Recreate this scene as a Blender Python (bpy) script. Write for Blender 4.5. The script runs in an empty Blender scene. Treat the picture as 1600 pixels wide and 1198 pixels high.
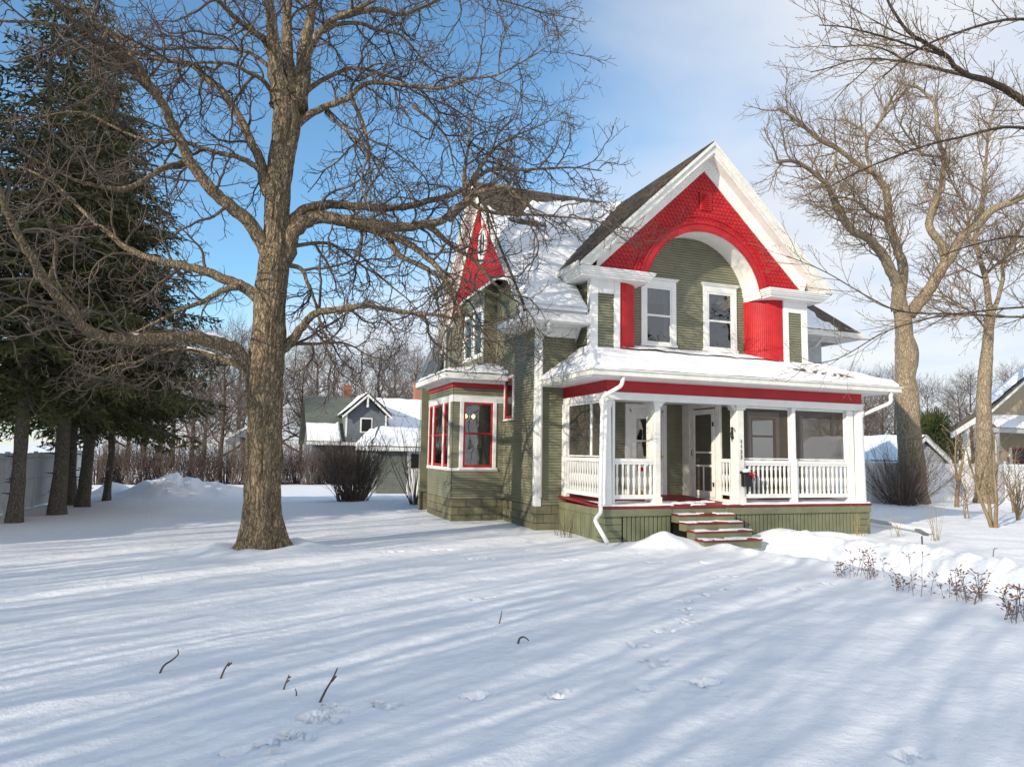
import bpy, math, random
import numpy as np
from mathutils import Vector, Matrix, noise as mnoise

scn = bpy.context.scene
COL = scn.collection
R = math.radians
# ------------------------------------------------------------------ camera
YAW, PITCH, ROLL, FPX, CH = 0.3514, 0.0973, 0.0169, 1085.3, 1.7883
_fw = Vector((math.sin(YAW)*math.cos(PITCH), math.cos(YAW)*math.cos(PITCH), math.sin(PITCH)))
_r = Vector((math.cos(YAW), -math.sin(YAW), 0)); _u = _r.cross(_fw)
_r2 = _r*math.cos(ROLL)+_u*math.sin(ROLL); _u2 = -_r*math.sin(ROLL)+_u*math.cos(ROLL)
CAM = Vector((0, 0, CH))
cd = bpy.data.cameras.new('camera'); cam = bpy.data.objects.new('camera', cd); COL.objects.link(cam)
m = Matrix((( _r2.x, _u2.x, -_fw.x, 0), (_r2.y, _u2.y, -_fw.y, 0), (_r2.z, _u2.z, -_fw.z, CH), (0, 0, 0, 1)))
cam.matrix_world = m
cd.sensor_width = 36; cd.lens = FPX/1600*36; cd.clip_start = .05; cd.clip_end = 3000
scn.camera = cam
def ray(px, py): return _fw+_r2*((px-800)/FPX)-_u2*((py-599)/FPX)
def atY(px, py, Y): d = ray(px, py); return CAM+d*(Y/d.y)
def atZ(px, py, Z=0.): d = ray(px, py); return CAM+d*((Z-CH)/d.z)

# ------------------------------------------------------------------ mesh helpers
ORG = {}
class MB:
    def __init__(s): s.v = []; s.f = []; s.m = []; s.c = 0
    def add(s, vs, fs, mi=None):
        b = len(s.v); s.v.extend(vs); mi = s.c if mi is None else mi
        for f in fs: s.f.append(tuple(b+i for i in f)); s.m.append(mi)
    def quad(s, a, b, c, d, mi=None): s.add([a, b, c, d], [(0, 1, 2, 3)], mi)
    def box(s, x0, x1, y0, y1, z0, z1, mi=None):
        if x0 > x1: x0, x1 = x1, x0
        if y0 > y1: y0, y1 = y1, y0
        if z0 > z1: z0, z1 = z1, z0
        s.add([(x0,y0,z0),(x1,y0,z0),(x1,y1,z0),(x0,y1,z0),(x0,y0,z1),(x1,y0,z1),(x1,y1,z1),(x0,y1,z1)],
              [(0,3,2,1),(4,5,6,7),(0,1,5,4),(1,2,6,5),(2,3,7,6),(3,0,4,7)], mi)
        return s
    def bbox(s, x0, x1, y0, y1, z0, z1, b=.006, mi=None):
        'box with chamfered edges'
        if x0 > x1: x0, x1 = x1, x0
        if y0 > y1: y0, y1 = y1, y0
        if z0 > z1: z0, z1 = z1, z0
        b = min(b, (x1-x0)*.4, (y1-y0)*.4, (z1-z0)*.4)
        vs = []; idx = {}
        X = (x0, x1); Y = (y0, y1); Z = (z0, z1)
        for i in (0, 1):
            for j in (0, 1):
                for k in (0, 1):
                    sx = b if i == 0 else -b; sy = b if j == 0 else -b; sz = b if k == 0 else -b
                    idx[i,j,k,0] = len(vs); vs.append((X[i], Y[j]+sy, Z[k]+sz))
                    idx[i,j,k,1] = len(vs); vs.append((X[i]+sx, Y[j], Z[k]+sz))
                    idx[i,j,k,2] = len(vs); vs.append((X[i]+sx, Y[j]+sy, Z[k]))
        fs = []
        for i in (0,1): fs.append([idx[i,0,0,0], idx[i,1,0,0], idx[i,1,1,0], idx[i,0,1,0]])
        for j in (0,1): fs.append([idx[0,j,0,1], idx[1,j,0,1], idx[1,j,1,1], idx[0,j,1,1]])
        for k in (0,1): fs.append([idx[0,0,k,2], idx[1,0,k,2], idx[1,1,k,2], idx[0,1,k,2]])
        for i in (0,1):
            for j in (0,1): fs.append([idx[i,j,0,0], idx[i,j,1,0], idx[i,j,1,1], idx[i,j,0,1]])
            for k in (0,1): fs.append([idx[i,0,k,0], idx[i,1,k,0], idx[i,1,k,2], idx[i,0,k,2]])
        for j in (0,1):
            for k in (0,1): fs.append([idx[0,j,k,1], idx[1,j,k,1], idx[1,j,k,2], idx[0,j,k,2]])
        for i in (0,1):
            for j in (0,1):
                for k in (0,1): fs.append([idx[i,j,k,0], idx[i,j,k,1], idx[i,j,k,2]])
        c = Vector(((x0+x1)/2, (y0+y1)/2, (z0+z1)/2)); out = []
        for f in fs:
            p = [Vector(vs[q]) for q in f]; n = (p[1]-p[0]).cross(p[2]-p[0])
            out.append(tuple(f) if n.dot(sum(p, Vector())/len(p)-c) > 0 else tuple(reversed(f)))
        s.add(vs, out, mi); return s
    def prism(s, poly, vec, mi=None):
        'extrude a 3d polygon by vec, closed'
        n = len(poly); p = [Vector(q) for q in poly]; v = Vector(vec)
        vs = [tuple(q) for q in p]+[tuple(q+v) for q in p]
        fs = [tuple(range(n)), tuple(range(2*n-1, n-1, -1))]+[(i, n+i, n+(i+1) % n, (i+1) % n) for i in range(n)]
        nn = Vector()
        for i in range(n): nn += p[i].cross(p[(i+1) % n])
        if nn.dot(v) > 0: fs = [tuple(reversed(f)) for f in fs]
        s.add(vs, fs, mi); return s
    def tube(s, pts, rad, n=6, mi=None, cap=True, ph=0.):
        m_ = len(pts); b = len(s.v); mi = s.c if mi is None else mi
        pts = [Vector(p) for p in pts]
        for i, p in enumerate(pts):
            t = pts[min(i+1, m_-1)]-pts[max(i-1, 0)]
            if t.length < 1e-9: t = Vector((0, 0, 1))
            t.normalize()
            if i == 0:
                a = Vector((0, 0, 1)) if abs(t.z) < .8 else Vector((1, 0, 0))
                u = t.cross(a).normalized()
            else:
                u = (u-t*u.dot(t))
                u = u.normalized() if u.length > 1e-6 else t.orthogonal().normalized()
            w = t.cross(u); r = rad[i] if hasattr(rad, '__len__') else rad
            for k in range(n):
                a = ph+2*math.pi*k/n; q = p+u*(r*math.cos(a))+w*(r*math.sin(a)); s.v.append((q.x, q.y, q.z))
        for i in range(m_-1):
            for k in range(n):
                k2 = (k+1) % n
                s.f.append((b+i*n+k, b+i*n+k2, b+(i+1)*n+k2, b+(i+1)*n+k)); s.m.append(mi)
        if cap and n > 2:
            s.f.append(tuple(b+k for k in range(n-1, -1, -1))); s.m.append(mi)
            s.f.append(tuple(b+(m_-1)*n+k for k in range(n))); s.m.append(mi)
        return s
    def lathe(s, cx, cy, prof, n=20, mi=None):
        return s.tube([(cx, cy, z) for z, r in prof], [r for z, r in prof], n, mi)
    def build(s, name, mats, parent=None, smooth=False, label=None):
        org = ORG.get(parent.name, Vector()) if parent else Vector()
        me = bpy.data.meshes.new(name)
        v = np.array(s.v, dtype=np.float32)
        if len(v) == 0: v = np.zeros((0, 3), np.float32)
        v -= np.array(org, dtype=np.float32)
        me.vertices.add(len(v)); me.vertices.foreach_set('co', v.ravel())
        lens = np.fromiter((len(f) for f in s.f), dtype=np.int32, count=len(s.f))
        loops = np.fromiter((i for f in s.f for i in f), dtype=np.int32, count=int(lens.sum()))
        me.loops.add(len(loops)); me.loops.foreach_set('vertex_index', loops)
        me.polygons.add(len(lens))
        st = np.zeros(len(lens), np.int32); st[1:] = np.cumsum(lens)[:-1]
        me.polygons.foreach_set('loop_start', st); me.polygons.foreach_set('loop_total', lens)
        me.polygons.foreach_set('material_index', np.array(s.m, dtype=np.int32))
        me.polygons.foreach_set('use_smooth', np.full(len(lens), smooth, dtype=bool))
        if not isinstance(mats, (list, tuple)): mats = [mats]
        for mt in mats: me.materials.append(mt)
        me.update(calc_edges=True); me.validate()
        o = bpy.data.objects.new(name, me); COL.objects.link(o)
        if parent: o.parent = parent
        ORG[o.name] = org
        if label: o['label'] = label
        return o

def tag(o, label, cat, group=None, kind=None):
    if label: o['label'] = label
    if cat: o['category'] = cat
    if group: o['group'] = group
    if kind: o['kind'] = kind
    return o
def thing(name, loc, label, cat, group=None):
    o = bpy.data.objects.new(name, None); COL.objects.link(o); o.location = loc
    o.empty_display_size = .2; ORG[o.name] = Vector(loc)
    return tag(o, label, cat, group)
def copy_tree(o, loc, rz=0., sc=1., label=None, group=None):
    def rec(q, par):
        c = q.copy(); COL.objects.link(c)
        if par is not None: c.parent = par
        for ch in q.children: rec(ch, c)
        return c
    c = rec(o, None); c.location = loc; c.rotation_euler = (0, 0, rz)
    c.scale = (sc, sc, sc) if not hasattr(sc, '__len__') else sc
    ORG[c.name] = Vector(loc)
    if label: c['label'] = label
    if group: c['group'] = group
    return c

# ------------------------------------------------------------------ materials
def newmat(name):
    m_ = bpy.data.materials.new(name); m_.use_nodes = True
    nt = m_.node_tree; return m_, nt, nt.nodes['Principled BSDF']
def mat(name, col, rough=.6, var=.12, scale=6., bump=0., bscale=40., spec=.4, stretch=(1,1,1), metal=0., col2=None, detail=5.):
    m_, nt, b = newmat(name); N = nt.nodes; L = nt.links
    tc = N.new('ShaderNodeTexCoord'); mp = N.new('ShaderNodeMapping'); mp.inputs['Scale'].default_value = stretch
    L.new(tc.outputs['Object'], mp.inputs[0])
    nz = N.new('ShaderNodeTexNoise'); nz.inputs['Scale'].default_value = scale; nz.inputs['Detail'].default_value = detail
    nz.inputs['Roughness'].default_value = .65
    L.new(mp.outputs[0], nz.inputs['Vector'])
    cr = N.new('ShaderNodeValToRGB'); e = cr.color_ramp.elements
    c2 = col2 if col2 else tuple(min(1, c*(1+var)) for c in col)
    c1 = tuple(c*(1-var) for c in col) if not col2 else col
    e[0].position = .32; e[1].position = .68
    e[0].color = (*c1, 1); e[1].color = (*c2, 1)
    L.new(nz.outputs['Fac'], cr.inputs[0]); L.new(cr.outputs[0], b.inputs['Base Color'])
    b.inputs['Roughness'].default_value = rough; b.inputs['Specular IOR Level'].default_value = spec
    b.inputs['Metallic'].default_value = metal
    if bump:
        n2 = N.new('ShaderNodeTexNoise'); n2.inputs['Scale'].default_value = bscale; n2.inputs['Detail'].default_value = 6
        L.new(mp.outputs[0], n2.inputs['Vector'])
        bp = N.new('ShaderNodeBump'); bp.inputs['Strength'].default_value = 1; bp.inputs['Distance'].default_value = bump
        L.new(n2.outputs['Fac'], bp.inputs['Height']); L.new(bp.outputs[0], b.inputs['Normal'])
    return m_
def snow_mat(name):
    m_, nt, b = newmat(name); N = nt.nodes; L = nt.links
    tc = N.new('ShaderNodeTexCoord')
    b.inputs['Base Color'].default_value = (.86, .87, .89, 1)
    b.inputs['Roughness'].default_value = .75; b.inputs['Specular IOR Level'].default_value = .25
    a = None
    for sc, dist in ((2.2, .03), (11., .012), (45., .006), (170., .0022)):
        nz = N.new('ShaderNodeTexNoise'); nz.inputs['Scale'].default_value = sc; nz.inputs['Detail'].default_value = 3
        L.new(tc.outputs['Object'], nz.inputs['Vector'])
        bp = N.new('ShaderNodeBump'); bp.inputs['Distance'].default_value = dist; bp.inputs['Strength'].default_value = 1
        L.new(nz.outputs['Fac'], bp.inputs['Height'])
        if a: L.new(a.outputs[0], bp.inputs['Normal'])
        a = bp
    L.new(a.outputs[0], b.inputs['Normal'])
    return m_
def bark_mat(name, c1, c2, sc=9., lichen=None, dist=.03):
    m_, nt, b = newmat(name); N = nt.nodes; L = nt.links
    tc = N.new('ShaderNodeTexCoord'); mp = N.new('ShaderNodeMapping'); mp.inputs['Scale'].default_value = (1, 1, .12)
    n0 = N.new('ShaderNodeTexNoise'); n0.inputs['Scale'].default_value = 5; n0.inputs['Detail'].default_value = 4
    L.new(tc.outputs['Object'], n0.inputs['Vector'])
    v0 = N.new('ShaderNodeVectorMath'); v0.operation = 'MULTIPLY_ADD'; v0.inputs[1].default_value = (.22, .22, .9)
    L.new(n0.outputs['Color'], v0.inputs[0]); L.new(tc.outputs['Object'], v0.inputs[2]); L.new(v0.outputs[0], mp.inputs[0])
    vr = N.new('ShaderNodeTexVoronoi'); vr.feature = 'DISTANCE_TO_EDGE'; vr.inputs['Scale'].default_value = sc*3.4
    L.new(mp.outputs[0], vr.inputs['Vector'])
    nf = N.new('ShaderNodeTexNoise'); nf.inputs['Scale'].default_value = sc*4; nf.inputs['Detail'].default_value = 8; nf.inputs['Roughness'].default_value = .75
    L.new(mp.outputs[0], nf.inputs['Vector'])
    m1 = N.new('ShaderNodeMapRange'); m1.inputs[1].default_value = 0; m1.inputs[2].default_value = .28; L.new(vr.outputs['Distance'], m1.inputs[0])
    h = N.new('ShaderNodeMath'); h.operation = 'MULTIPLY_ADD'; h.inputs[1].default_value = .36; L.new(m1.outputs[0], h.inputs[0])
    h2 = N.new('ShaderNodeMath'); h2.operation = 'MULTIPLY'; h2.inputs[1].default_value = .85; L.new(nf.outputs['Fac'], h2.inputs[0]); L.new(h2.outputs[0], h.inputs[2])
    cr = N.new('ShaderNodeValToRGB'); e = cr.color_ramp.elements
    e[0].position = .34; e[1].position = .86; e[0].color = (*c1, 1); e[1].color = (*c2, 1)
    L.new(h.outputs[0], cr.inputs[0]); out = cr.outputs[0]
    if lichen:
        n3 = N.new('ShaderNodeTexNoise'); n3.inputs['Scale'].default_value = 3.2; n3.inputs['Detail'].default_value = 6
        L.new(tc.outputs['Object'], n3.inputs['Vector'])
        r3 = N.new('ShaderNodeValToRGB'); r3.color_ramp.elements[0].position = .55; r3.color_ramp.elements[1].position = .7
        L.new(n3.outputs['Fac'], r3.inputs[0])
        mx = N.new('ShaderNodeMix'); mx.data_type = 'RGBA'; mx.inputs[7].default_value = (*lichen, 1)
        ml = N.new('ShaderNodeMath'); ml.operation = 'MULTIPLY'; ml.inputs[1].default_value = .35
        L.new(r3.outputs[0], ml.inputs[0]); L.new(ml.outputs[0], mx.inputs[0]); L.new(out, mx.inputs[6]); out = mx.outputs[2]
    L.new(out, b.inputs['Base Color']); b.inputs['Roughness'].default_value = .9; b.inputs['Specular IOR Level'].default_value = .15
    bp = N.new('ShaderNodeBump'); bp.inputs['Distance'].default_value = dist; bp.inputs['Strength'].default_value = 1
    L.new(h.outputs[0], bp.inputs['Height']); L.new(bp.outputs[0], b.inputs['Normal'])
    return m_
def glass_mat(name, tint=(.55,.6,.6)):
    m_, nt, b = newmat(name); N = nt.nodes; L = nt.links; N.remove(b)
    out = N['Material Output']; tr = N.new('ShaderNodeBsdfTransparent'); tr.inputs[0].default_value = (*tint, 1)
    gl = N.new('ShaderNodeBsdfGlossy'); gl.inputs['Roughness'].default_value = .01; gl.inputs['Color'].default_value = (.95, .95, .95, 1)
    fr = N.new('ShaderNodeFresnel'); fr.inputs['IOR'].default_value = 2.4
    tc = N.new('ShaderNodeTexCoord'); nz = N.new('ShaderNodeTexNoise'); nz.inputs['Scale'].default_value = 1.6
    L.new(tc.outputs['Object'], nz.inputs[0]); bp = N.new('ShaderNodeBump'); bp.inputs['Distance'].default_value = .01
    L.new(nz.outputs[0], bp.inputs['Height']); L.new(bp.outputs[0], gl.inputs['Normal'])
    mx = N.new('ShaderNodeMixShader'); L.new(fr.outputs[0], mx.inputs[0]); L.new(tr.outputs[0], mx.inputs[1]); L.new(gl.outputs[0], mx.inputs[2])
    L.new(mx.outputs[0], out.inputs[0]); return m_
def screen_mat(name, col, alpha):
    m_, nt, b = newmat(name); N = nt.nodes; L = nt.links
    out = N['Material Output']; tr = N.new('ShaderNodeBsdfTransparent')
    b.inputs['Base Color'].default_value = (*col, 1); b.inputs['Roughness'].default_value = .8
    # fine woven screen: the weave is far below a pixel, so an even open share stands for the holes
    tc = N.new('ShaderNodeTexCoord'); nz = N.new('ShaderNodeTexNoise'); nz.inputs['Scale'].default_value = 1.5
    L.new(tc.outputs['Object'], nz.inputs[0])
    mr = N.new('ShaderNodeMapRange'); mr.inputs[3].default_value = alpha-.08; mr.inputs[4].default_value = alpha+.08
    L.new(nz.outputs[0], mr.inputs[0])
    mx = N.new('ShaderNodeMixShader'); L.new(mr.outputs[0], mx.inputs[0]); L.new(tr.outputs[0], mx.inputs[1]); L.new(b.outputs[0], mx.inputs[2])
    L.new(mx.outputs[0], out.inputs[0]); return m_
def brick_mat(name, c1, c2, mortar, s=4.):
    m_, nt, b = newmat(name); N = nt.nodes; L = nt.links
    tc = N.new('ShaderNodeTexCoord'); mp = N.new('ShaderNodeMapping'); mp.inputs['Rotation'].default_value = (R(90), 0, 0)
    L.new(tc.outputs['Object'], mp.inputs[0])
    bk = N.new('ShaderNodeTexBrick'); bk.inputs['Scale'].default_value = s
    bk.inputs['Color1'].default_value = (*c1, 1); bk.inputs['Color2'].default_value = (*c2, 1); bk.inputs['Mortar'].default_value = (*mortar, 1)
    L.new(mp.outputs[0], bk.inputs['Vector']); L.new(bk.outputs[0], b.inputs['Base Color']); b.inputs['Roughness'].default_value = .9
    return m_

M = {}
M['snow'] = snow_mat('snow'); 
M['white'] = mat('white_paint', (.74,.74,.71), .45, .05, 3., bump=.0008, bscale=60)
M['white_old'] = mat('weathered_white_paint', (.62,.61,.55), .6, .08, 5., col2=(.76,.75,.7))
M['soffit'] = mat('soffit_paint', (.66,.65,.60), .6, col2=(.78,.77,.73), scale=2.2)
M['green'] = mat('olive_siding_paint', (.165,.165,.105), .5, col2=(.225,.222,.15), scale=2.5, bump=.001, bscale=50)
M['green2'] = mat('olive_trim_paint', (.135,.148,.082), .55, col2=(.19,.20,.118), scale=3., bump=.001, bscale=50)
M['found'] = mat('painted_foundation', (.11,.112,.065), .8, col2=(.19,.175,.11), scale=4., bump=.004, bscale=25)
M['red'] = mat('red_paint', (.36,.008,.014), .5, col2=(.43,.014,.02), scale=2.2, detail=8.)
M['redsh'] = mat('red_shingle_paint', (.34,.007,.012), .6, col2=(.50,.018,.022), scale=2.6, detail=12., bump=.003, bscale=40)
M['redfloor'] = mat('red_floor_paint', (.20,.012,.016), .6, .25, 5.)
M['shingle'] = mat('asphalt_shingle', (.055,.043,.032), .9, col2=(.16,.125,.09), scale=9., stretch=(1,1,3), bump=.01, bscale=30)
M['glass'] = glass_mat('window_glass')
M['dark'] = mat('under_porch_shade', (.012,.011,.01), .9, .2)
M['room'] = mat('room_wall', (.10,.08,.06), .9, .2)
M['curtain'] = mat('curtain_cloth', (.45,.44,.45), .9, .2, 12., stretch=(1,1,.1))
M['curtaind'] = mat('brown_curtain', (.10,.05,.045), .9, .3, 12., stretch=(1,1,.1))
M['screen'] = screen_mat('porch_screen', (.075,.063,.048), .66)
M['brass'] = mat('brass', (.55,.35,.08), .35, .1, metal=1.)
M['black'] = mat('black_metal', (.01,.01,.01), .45, .2)
M['grey'] = mat('grey_metal', (.22,.23,.24), .5, .2, metal=.6)
M['bark'] = bark_mat('hackberry_bark', (.055,.04,.028), (.40,.31,.20), 6., lichen=(.21,.17,.07), dist=.05)
M['twig'] = mat('twig_bark', (.05,.038,.03), .85, col2=(.125,.097,.075), scale=2.)
M['bark2'] = bark_mat('pale_bark', (.12,.09,.06), (.42,.34,.23), 5., dist=.03)
M['twig2'] = mat('pale_twig_bark', (.13,.09,.06), .85, col2=(.26,.18,.11), scale=2.)
M['barkd'] = bark_mat('dark_bark', (.03,.022,.016), (.12,.088,.06), 6.)
M['twigd'] = mat('far_twig_bark', (.09,.07,.06), .9, col2=(.18,.14,.12), scale=1.)
M['barks'] = bark_mat('spruce_bark', (.05,.04,.03), (.22,.19,.155), 12., dist=.012)
M['needle'] = mat('spruce_needles', (.03,.038,.015), .75, col2=(.105,.105,.038), scale=1.3, spec=.2)
M['needle2'] = mat('cedar_foliage', (.02,.034,.012), .75, col2=(.065,.075,.025), scale=1.3, spec=.2)
M['shrub'] = mat('shrub_stems', (.07,.05,.04), .85, col2=(.17,.12,.095), scale=2.)
M['shrubp'] = mat('tan_stems', (.16,.115,.07), .85, col2=(.32,.24,.14), scale=2.)
M['dry'] = mat('dry_seed_heads', (.13,.045,.03), .9, col2=(.26,.12,.08), scale=9.)
M['grass'] = mat('dry_grass', (.36,.27,.12), .9, .2)
M['fencew'] = mat('vinyl_fence', (.74,.75,.76), .45, .03)
M['fenceg'] = mat('grey_board_fence', (.55,.56,.58), .8, col2=(.70,.71,.73), scale=5., stretch=(6,6,.4), bump=.002)
M['blues'] = mat('blue_grey_siding', (.15,.17,.19), .7, .12, 3.)
M['greys'] = mat('grey_green_siding', (.14,.15,.13), .7, .15, 3.)
M['tans'] = mat('tan_siding', (.36,.30,.2), .7, .1, 3.)
M['roofg'] = mat('grey_green_shingle', (.11,.12,.10), .9, .3, 8.)
M['brick'] = brick_mat('chimney_brick', (.30,.10,.05), (.38,.15,.08), (.3,.24,.2), 5.)
M['ltgrey'] = mat('light_grey_wall', (.4,.42,.43), .7, .08)
M['dirt'] = mat('dirty_snow', (.5,.44,.36), .9, .2)
# ------------------------------------------------------------------ settings
SUNAZ, SUNEL, SUNE = 243.5, 20., 4.4
SKYS, SKYT, CLD, EXPO = .15, (1.0, 1.30, 1.38, 1), .56, .18
SHADE = [(-13,-5,1.,1.), (-16,-7,1.1,2.), (-18,-3.5,1.1,3.), (-12,1.5,.8,4.), (-20,0,1.1,5.), (-22,-8,1.2,.5), (-9,-7,.8,1.7), (-25,-4,1.3,2.8), (-16,4,.9,2.1), (-28,1,1.3,3.3), (-20,-12,1.2,4.4), (-23,6,1.1,5.2), (-14,-9.5,1.1,.9), (-19,2.5,1.1,1.9), (-25,-9,1.3,2.6)]
SPR_OFF = [(-11,16,1.), (-14,13.5,1.1), (-10.5,20,.9), (-17,18,1.)]
# ------------------------------------------------------------------ house
def spans(poly, z):
    xs = []
    n = len(poly)
    for i in range(n):
        (a, za), (b, zb) = poly[i], poly[(i+1) % n]
        if (za <= z < zb) or (zb <= z < za): xs.append(a+(b-a)*(z-za)/(zb-za))
    xs.sort(); return [(xs[i], xs[i+1]) for i in range(0, len(xs)-1, 2)]
def clap(mb, o, u, n, poly, rects=(), rev=.066, lip=.016, mi=0):
    'clapboards on a wall: o=(x,y) of u=0, u and n 2d unit vectors, poly of (u,z), rects=(u0,u1,z0,z1)'
    z0 = min(p[1] for p in poly); z1 = max(p[1] for p in poly); k = int((z1-z0)/rev+.999)
    def P(a, z, d): return (o[0]+u[0]*a+n[0]*d, o[1]+u[1]*a+n[1]*d, z)
    for i in range(k):
        za = z0+i*rev; zb = min(za+rev, z1-.0005)
        if zb-za < .01: continue
        sa = spans(poly, za+.001); sb = spans(poly, zb-.001)
        if len(sa) != len(sb): sm = spans(poly, (za+zb)/2); sa = sb = sm
        zm = (za+zb)/2
        for (a0, a1), (b0, b1) in zip(sa, sb):
            cuts = sorted([(r[0], r[1]) for r in rects if r[2] <= zm <= r[3] and r[1] > min(a0,b0) and r[0] < max(a1,b1)])
            segs = []; ca, cb = a0, b0
            for c0, c1 in cuts:
                if c0 > min(ca, cb): segs.append((ca, c0, cb, c0))
                ca = cb = max(c1, ca)
            if max(a1, b1) > max(ca, cb): segs.append((ca, a1, cb, b1))
            s2_ = []
            for p, q, r, t in segs:
                while abs(p-r) < .02 and abs(q-t) < .02 and q-p > 2.6 and random.random() < .8:
                    c_ = p+random.uniform(.9, 2.2); s2_.append((p, c_-.002, p, c_-.002)); p = r = c_+.002
                s2_.append((p, q, r, t))
            for p, q, r, t in s2_:
                j = random.uniform(-.003, .003)
                gp = rev*.17
                A, B, Cc, D = P(p, za+gp, lip+j), P(q, za+gp, lip+j), P(t, zb, .004), P(r, zb, .004)
                E_, F_ = P(p, za+gp, -.02), P(q, za+gp, -.02)
                G_, H_ = P(p, za, -.02), P(q, za, -.02); I_, J_ = P(p, za, .004), P(q, za, .004)
                cross = u[0]*n[1]-u[1]*n[0]
                fs = [(0,1,2,3), (4,5,1,0), (6,7,5,4), (8,9,7,6)]
                if cross > 0: fs = [tuple(reversed(f_)) for f_ in fs]
                mb.add([A, B, Cc, D, E_, F_, G_, H_, I_, J_], fs, mi)

H = thing('house', (10, 17, 0), 'olive green house with red gables, an arched front and a white columned porch', 'house')
YF, YW, XS = 14.27, 14.95, 6.10        # gable face, front wall, side wall
XC = 10.295                            # gable axis
FX, SY = (0, -1), (-1, 0)

random.seed(4)
# front wall
RW = (12.05, 13.05, 1.45, 2.85)
w = MB()
clap(w, (0, YW), (1, 0), (0, -1), [(XS+.02, .56), (13.42, .56), (13.42, 4.35), (12.2, 4.35), (12.2, 7.5), (8.3, 7.5), (8.3, 4.35), (7.15, 4.5), (XS+.02, 4.5)],
     [(8.47, 9.57, .5, 2.96), RW, (9.0, 9.78, 4.52, 6.05), (10.78, 11.72, 4.52, 6.05)])
w.build('siding_wall', M['green'], H)
# side wall x=6.10
w = MB()
clap(w, (XS, 0), (0, 1), (-1, 0), [(YW, .56), (17.22, .56), (17.22, 3.9), (24.0, 3.9), (22., 5.5), (21.1, 6.4), (15.8, 6.5), (YW, 5.62)],
     [(16.45, 17.15, 2.56, 3.70)])
w.build('siding_wall', M['green'], H)
w = MB()
clap(w, (5.76, 0), (0, 1), (-1, 0), [(17.95, 3.9), (22.6, 3.9), (22., 5.0), (21.2, 6.0), (17.95, 6.4)], [(18.05, 18.9, 4.35, 5.65), (19.05, 19.95, 4.35, 5.65)])
w.build('siding_wall', M['green'], H)
w = MB()
clap(w, (0, 17.95), (1, 0), (0, -1), [(5.76, 3.9), (6.10, 3.9), (6.10, 6.35), (5.76, 6.35)])
w.build('siding_wall', M['green'], H)
# gable block side walls and panels
w = MB()
clap(w, (7.15, 0), (0, 1), (-1, 0), [(YF+.02, 3.9), (YW, 3.9), (YW, 5.9), (YF+.02, 5.9)])
w.build('siding_wall', M['green'], H)
w = MB()
clap(w, (13.44, 0), (0, 1), (1, 0), [(YF+.02, 3.9), (YW+3, 3.9), (YW+3, 6.3), (YF+.02, 6.3)])
w.build('siding_wall', M['green'], H)
for a, b in ((7.32, 7.74), (12.85, 13.27)):
    w = MB()
    clap(w, (0, YF), (1, 0), (0, -1), [(a, 3.95), (b, 3.95), (b, 5.5), (a, 5.5)])
    w.build('siding_wall', M['green'], H)
# bay
w = MB()
clap(w, (0, 17.22), (1, 0), (0, -1), [(4.72, .56), (XS, .56), (XS, 3.44), (4.72, 3.44)], [(4.9, 5.89, 1.3, 3.1)])
w.build('siding_wall', M['green'], H)
w = MB()
clap(w, (4.72, 0), (0, 1), (-1, 0), [(17.22, .56), (19.81, .56), (19.81, 3.44), (17.22, 3.44)], [(17.42, 19.75, 1.3, 3.05)])
w.build('siding_wall', M['green'], H)
w = MB()
clap(w, (4.66, 0), (0, 1), (-1, 0), [(20.6, .56), (20.72, .56), (20.72, 4.0), (20.6, 4.0)])
w.build('siding_wall', M['green'], H)
w = MB()
clap(w, (0, 20.6), (1, 0), (0, -1), [(4.66, .56), (XS, .56), (XS, 4.1), (4.66, 4.0)])
w.build('siding_wall', M['green'], H)
# right side wing seen past the gable block
# inner walls that close the rooms
ib = MB()
ib.box(4.76, 5.9, 17.27, 17.29, .3, 1.3); ib.box(6.16, 13.3, YW+1.6, YW+1.62, .3, 7.25)
ib.box(6.16, 13.3, YW+.03, YW+1.6, .5, .52); ib.box(6.16, 13.3, YW+.03, YW+1.6, 3.6, 3.64)
ib.box(9.62, 9.66, YW+.03, YW+1.6, .5, 3.6); ib.box(8.3, 8.34, YW+.03, YW+1.6, .5, 7.2); ib.box(12.3, 12.34, YW+.03, YW+1.6, 3.7, 7.2)
ib.box(6.16, 6.3, 19.9, 21.8, 3.9, 5.4); ib.box(6.9, 6.94, 16.1, 21.0, .5, 6.3); ib.box(4.76, 6.9, 19.85, 19.87, .3, 3.4)
ib.box(4.75, 6.9, 17.3, 19.85, .3, .33); ib.box(4.75, 6.9, 17.3, 19.85, 3.42, 3.44); ib.box(6.14, 6.9, 17.27, 17.3, .3, 3.5)
ib.build('room_partition', M['room'], H)
# foundation: scored blocks
f = MB()
def blocks(o, u, n, a0, a1, z0, z1, bl=.41, bh=.2):
    r = 0; z = z1
    while z > z0:
        zb = z-bh; a = a0-(bl/2 if r % 2 else 0)
        while a < a1:
            p, q = max(a, a0), min(a+bl, a1)
            if q-p > .03:
                d = .0+random.uniform(0, .006)
                g = .005
                xs = sorted((o[0]+u[0]*(p+g)+n[0]*-.05, o[0]+u[0]*(q-g)+n[0]*d)); ys = sorted((o[1]+u[1]*(p+g)+n[1]*-.05, o[1]+u[1]*(q-g)+n[1]*d))
                if n[0]: xs = sorted((o[0]-.05*n[0], o[0]+n[0]*d)); ys = [o[1]+u[1]*(p+g), o[1]+u[1]*(q-g)]
                else: ys = sorted((o[1]-.05*n[1], o[1]+n[1]*d)); xs = [o[0]+u[0]*(p+g), o[0]+u[0]*(q-g)]
                f.bbox(xs[0], xs[1], ys[0], ys[1], zb+g, z-g, .006)
            a += bl
        z = zb; r += 1
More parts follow.
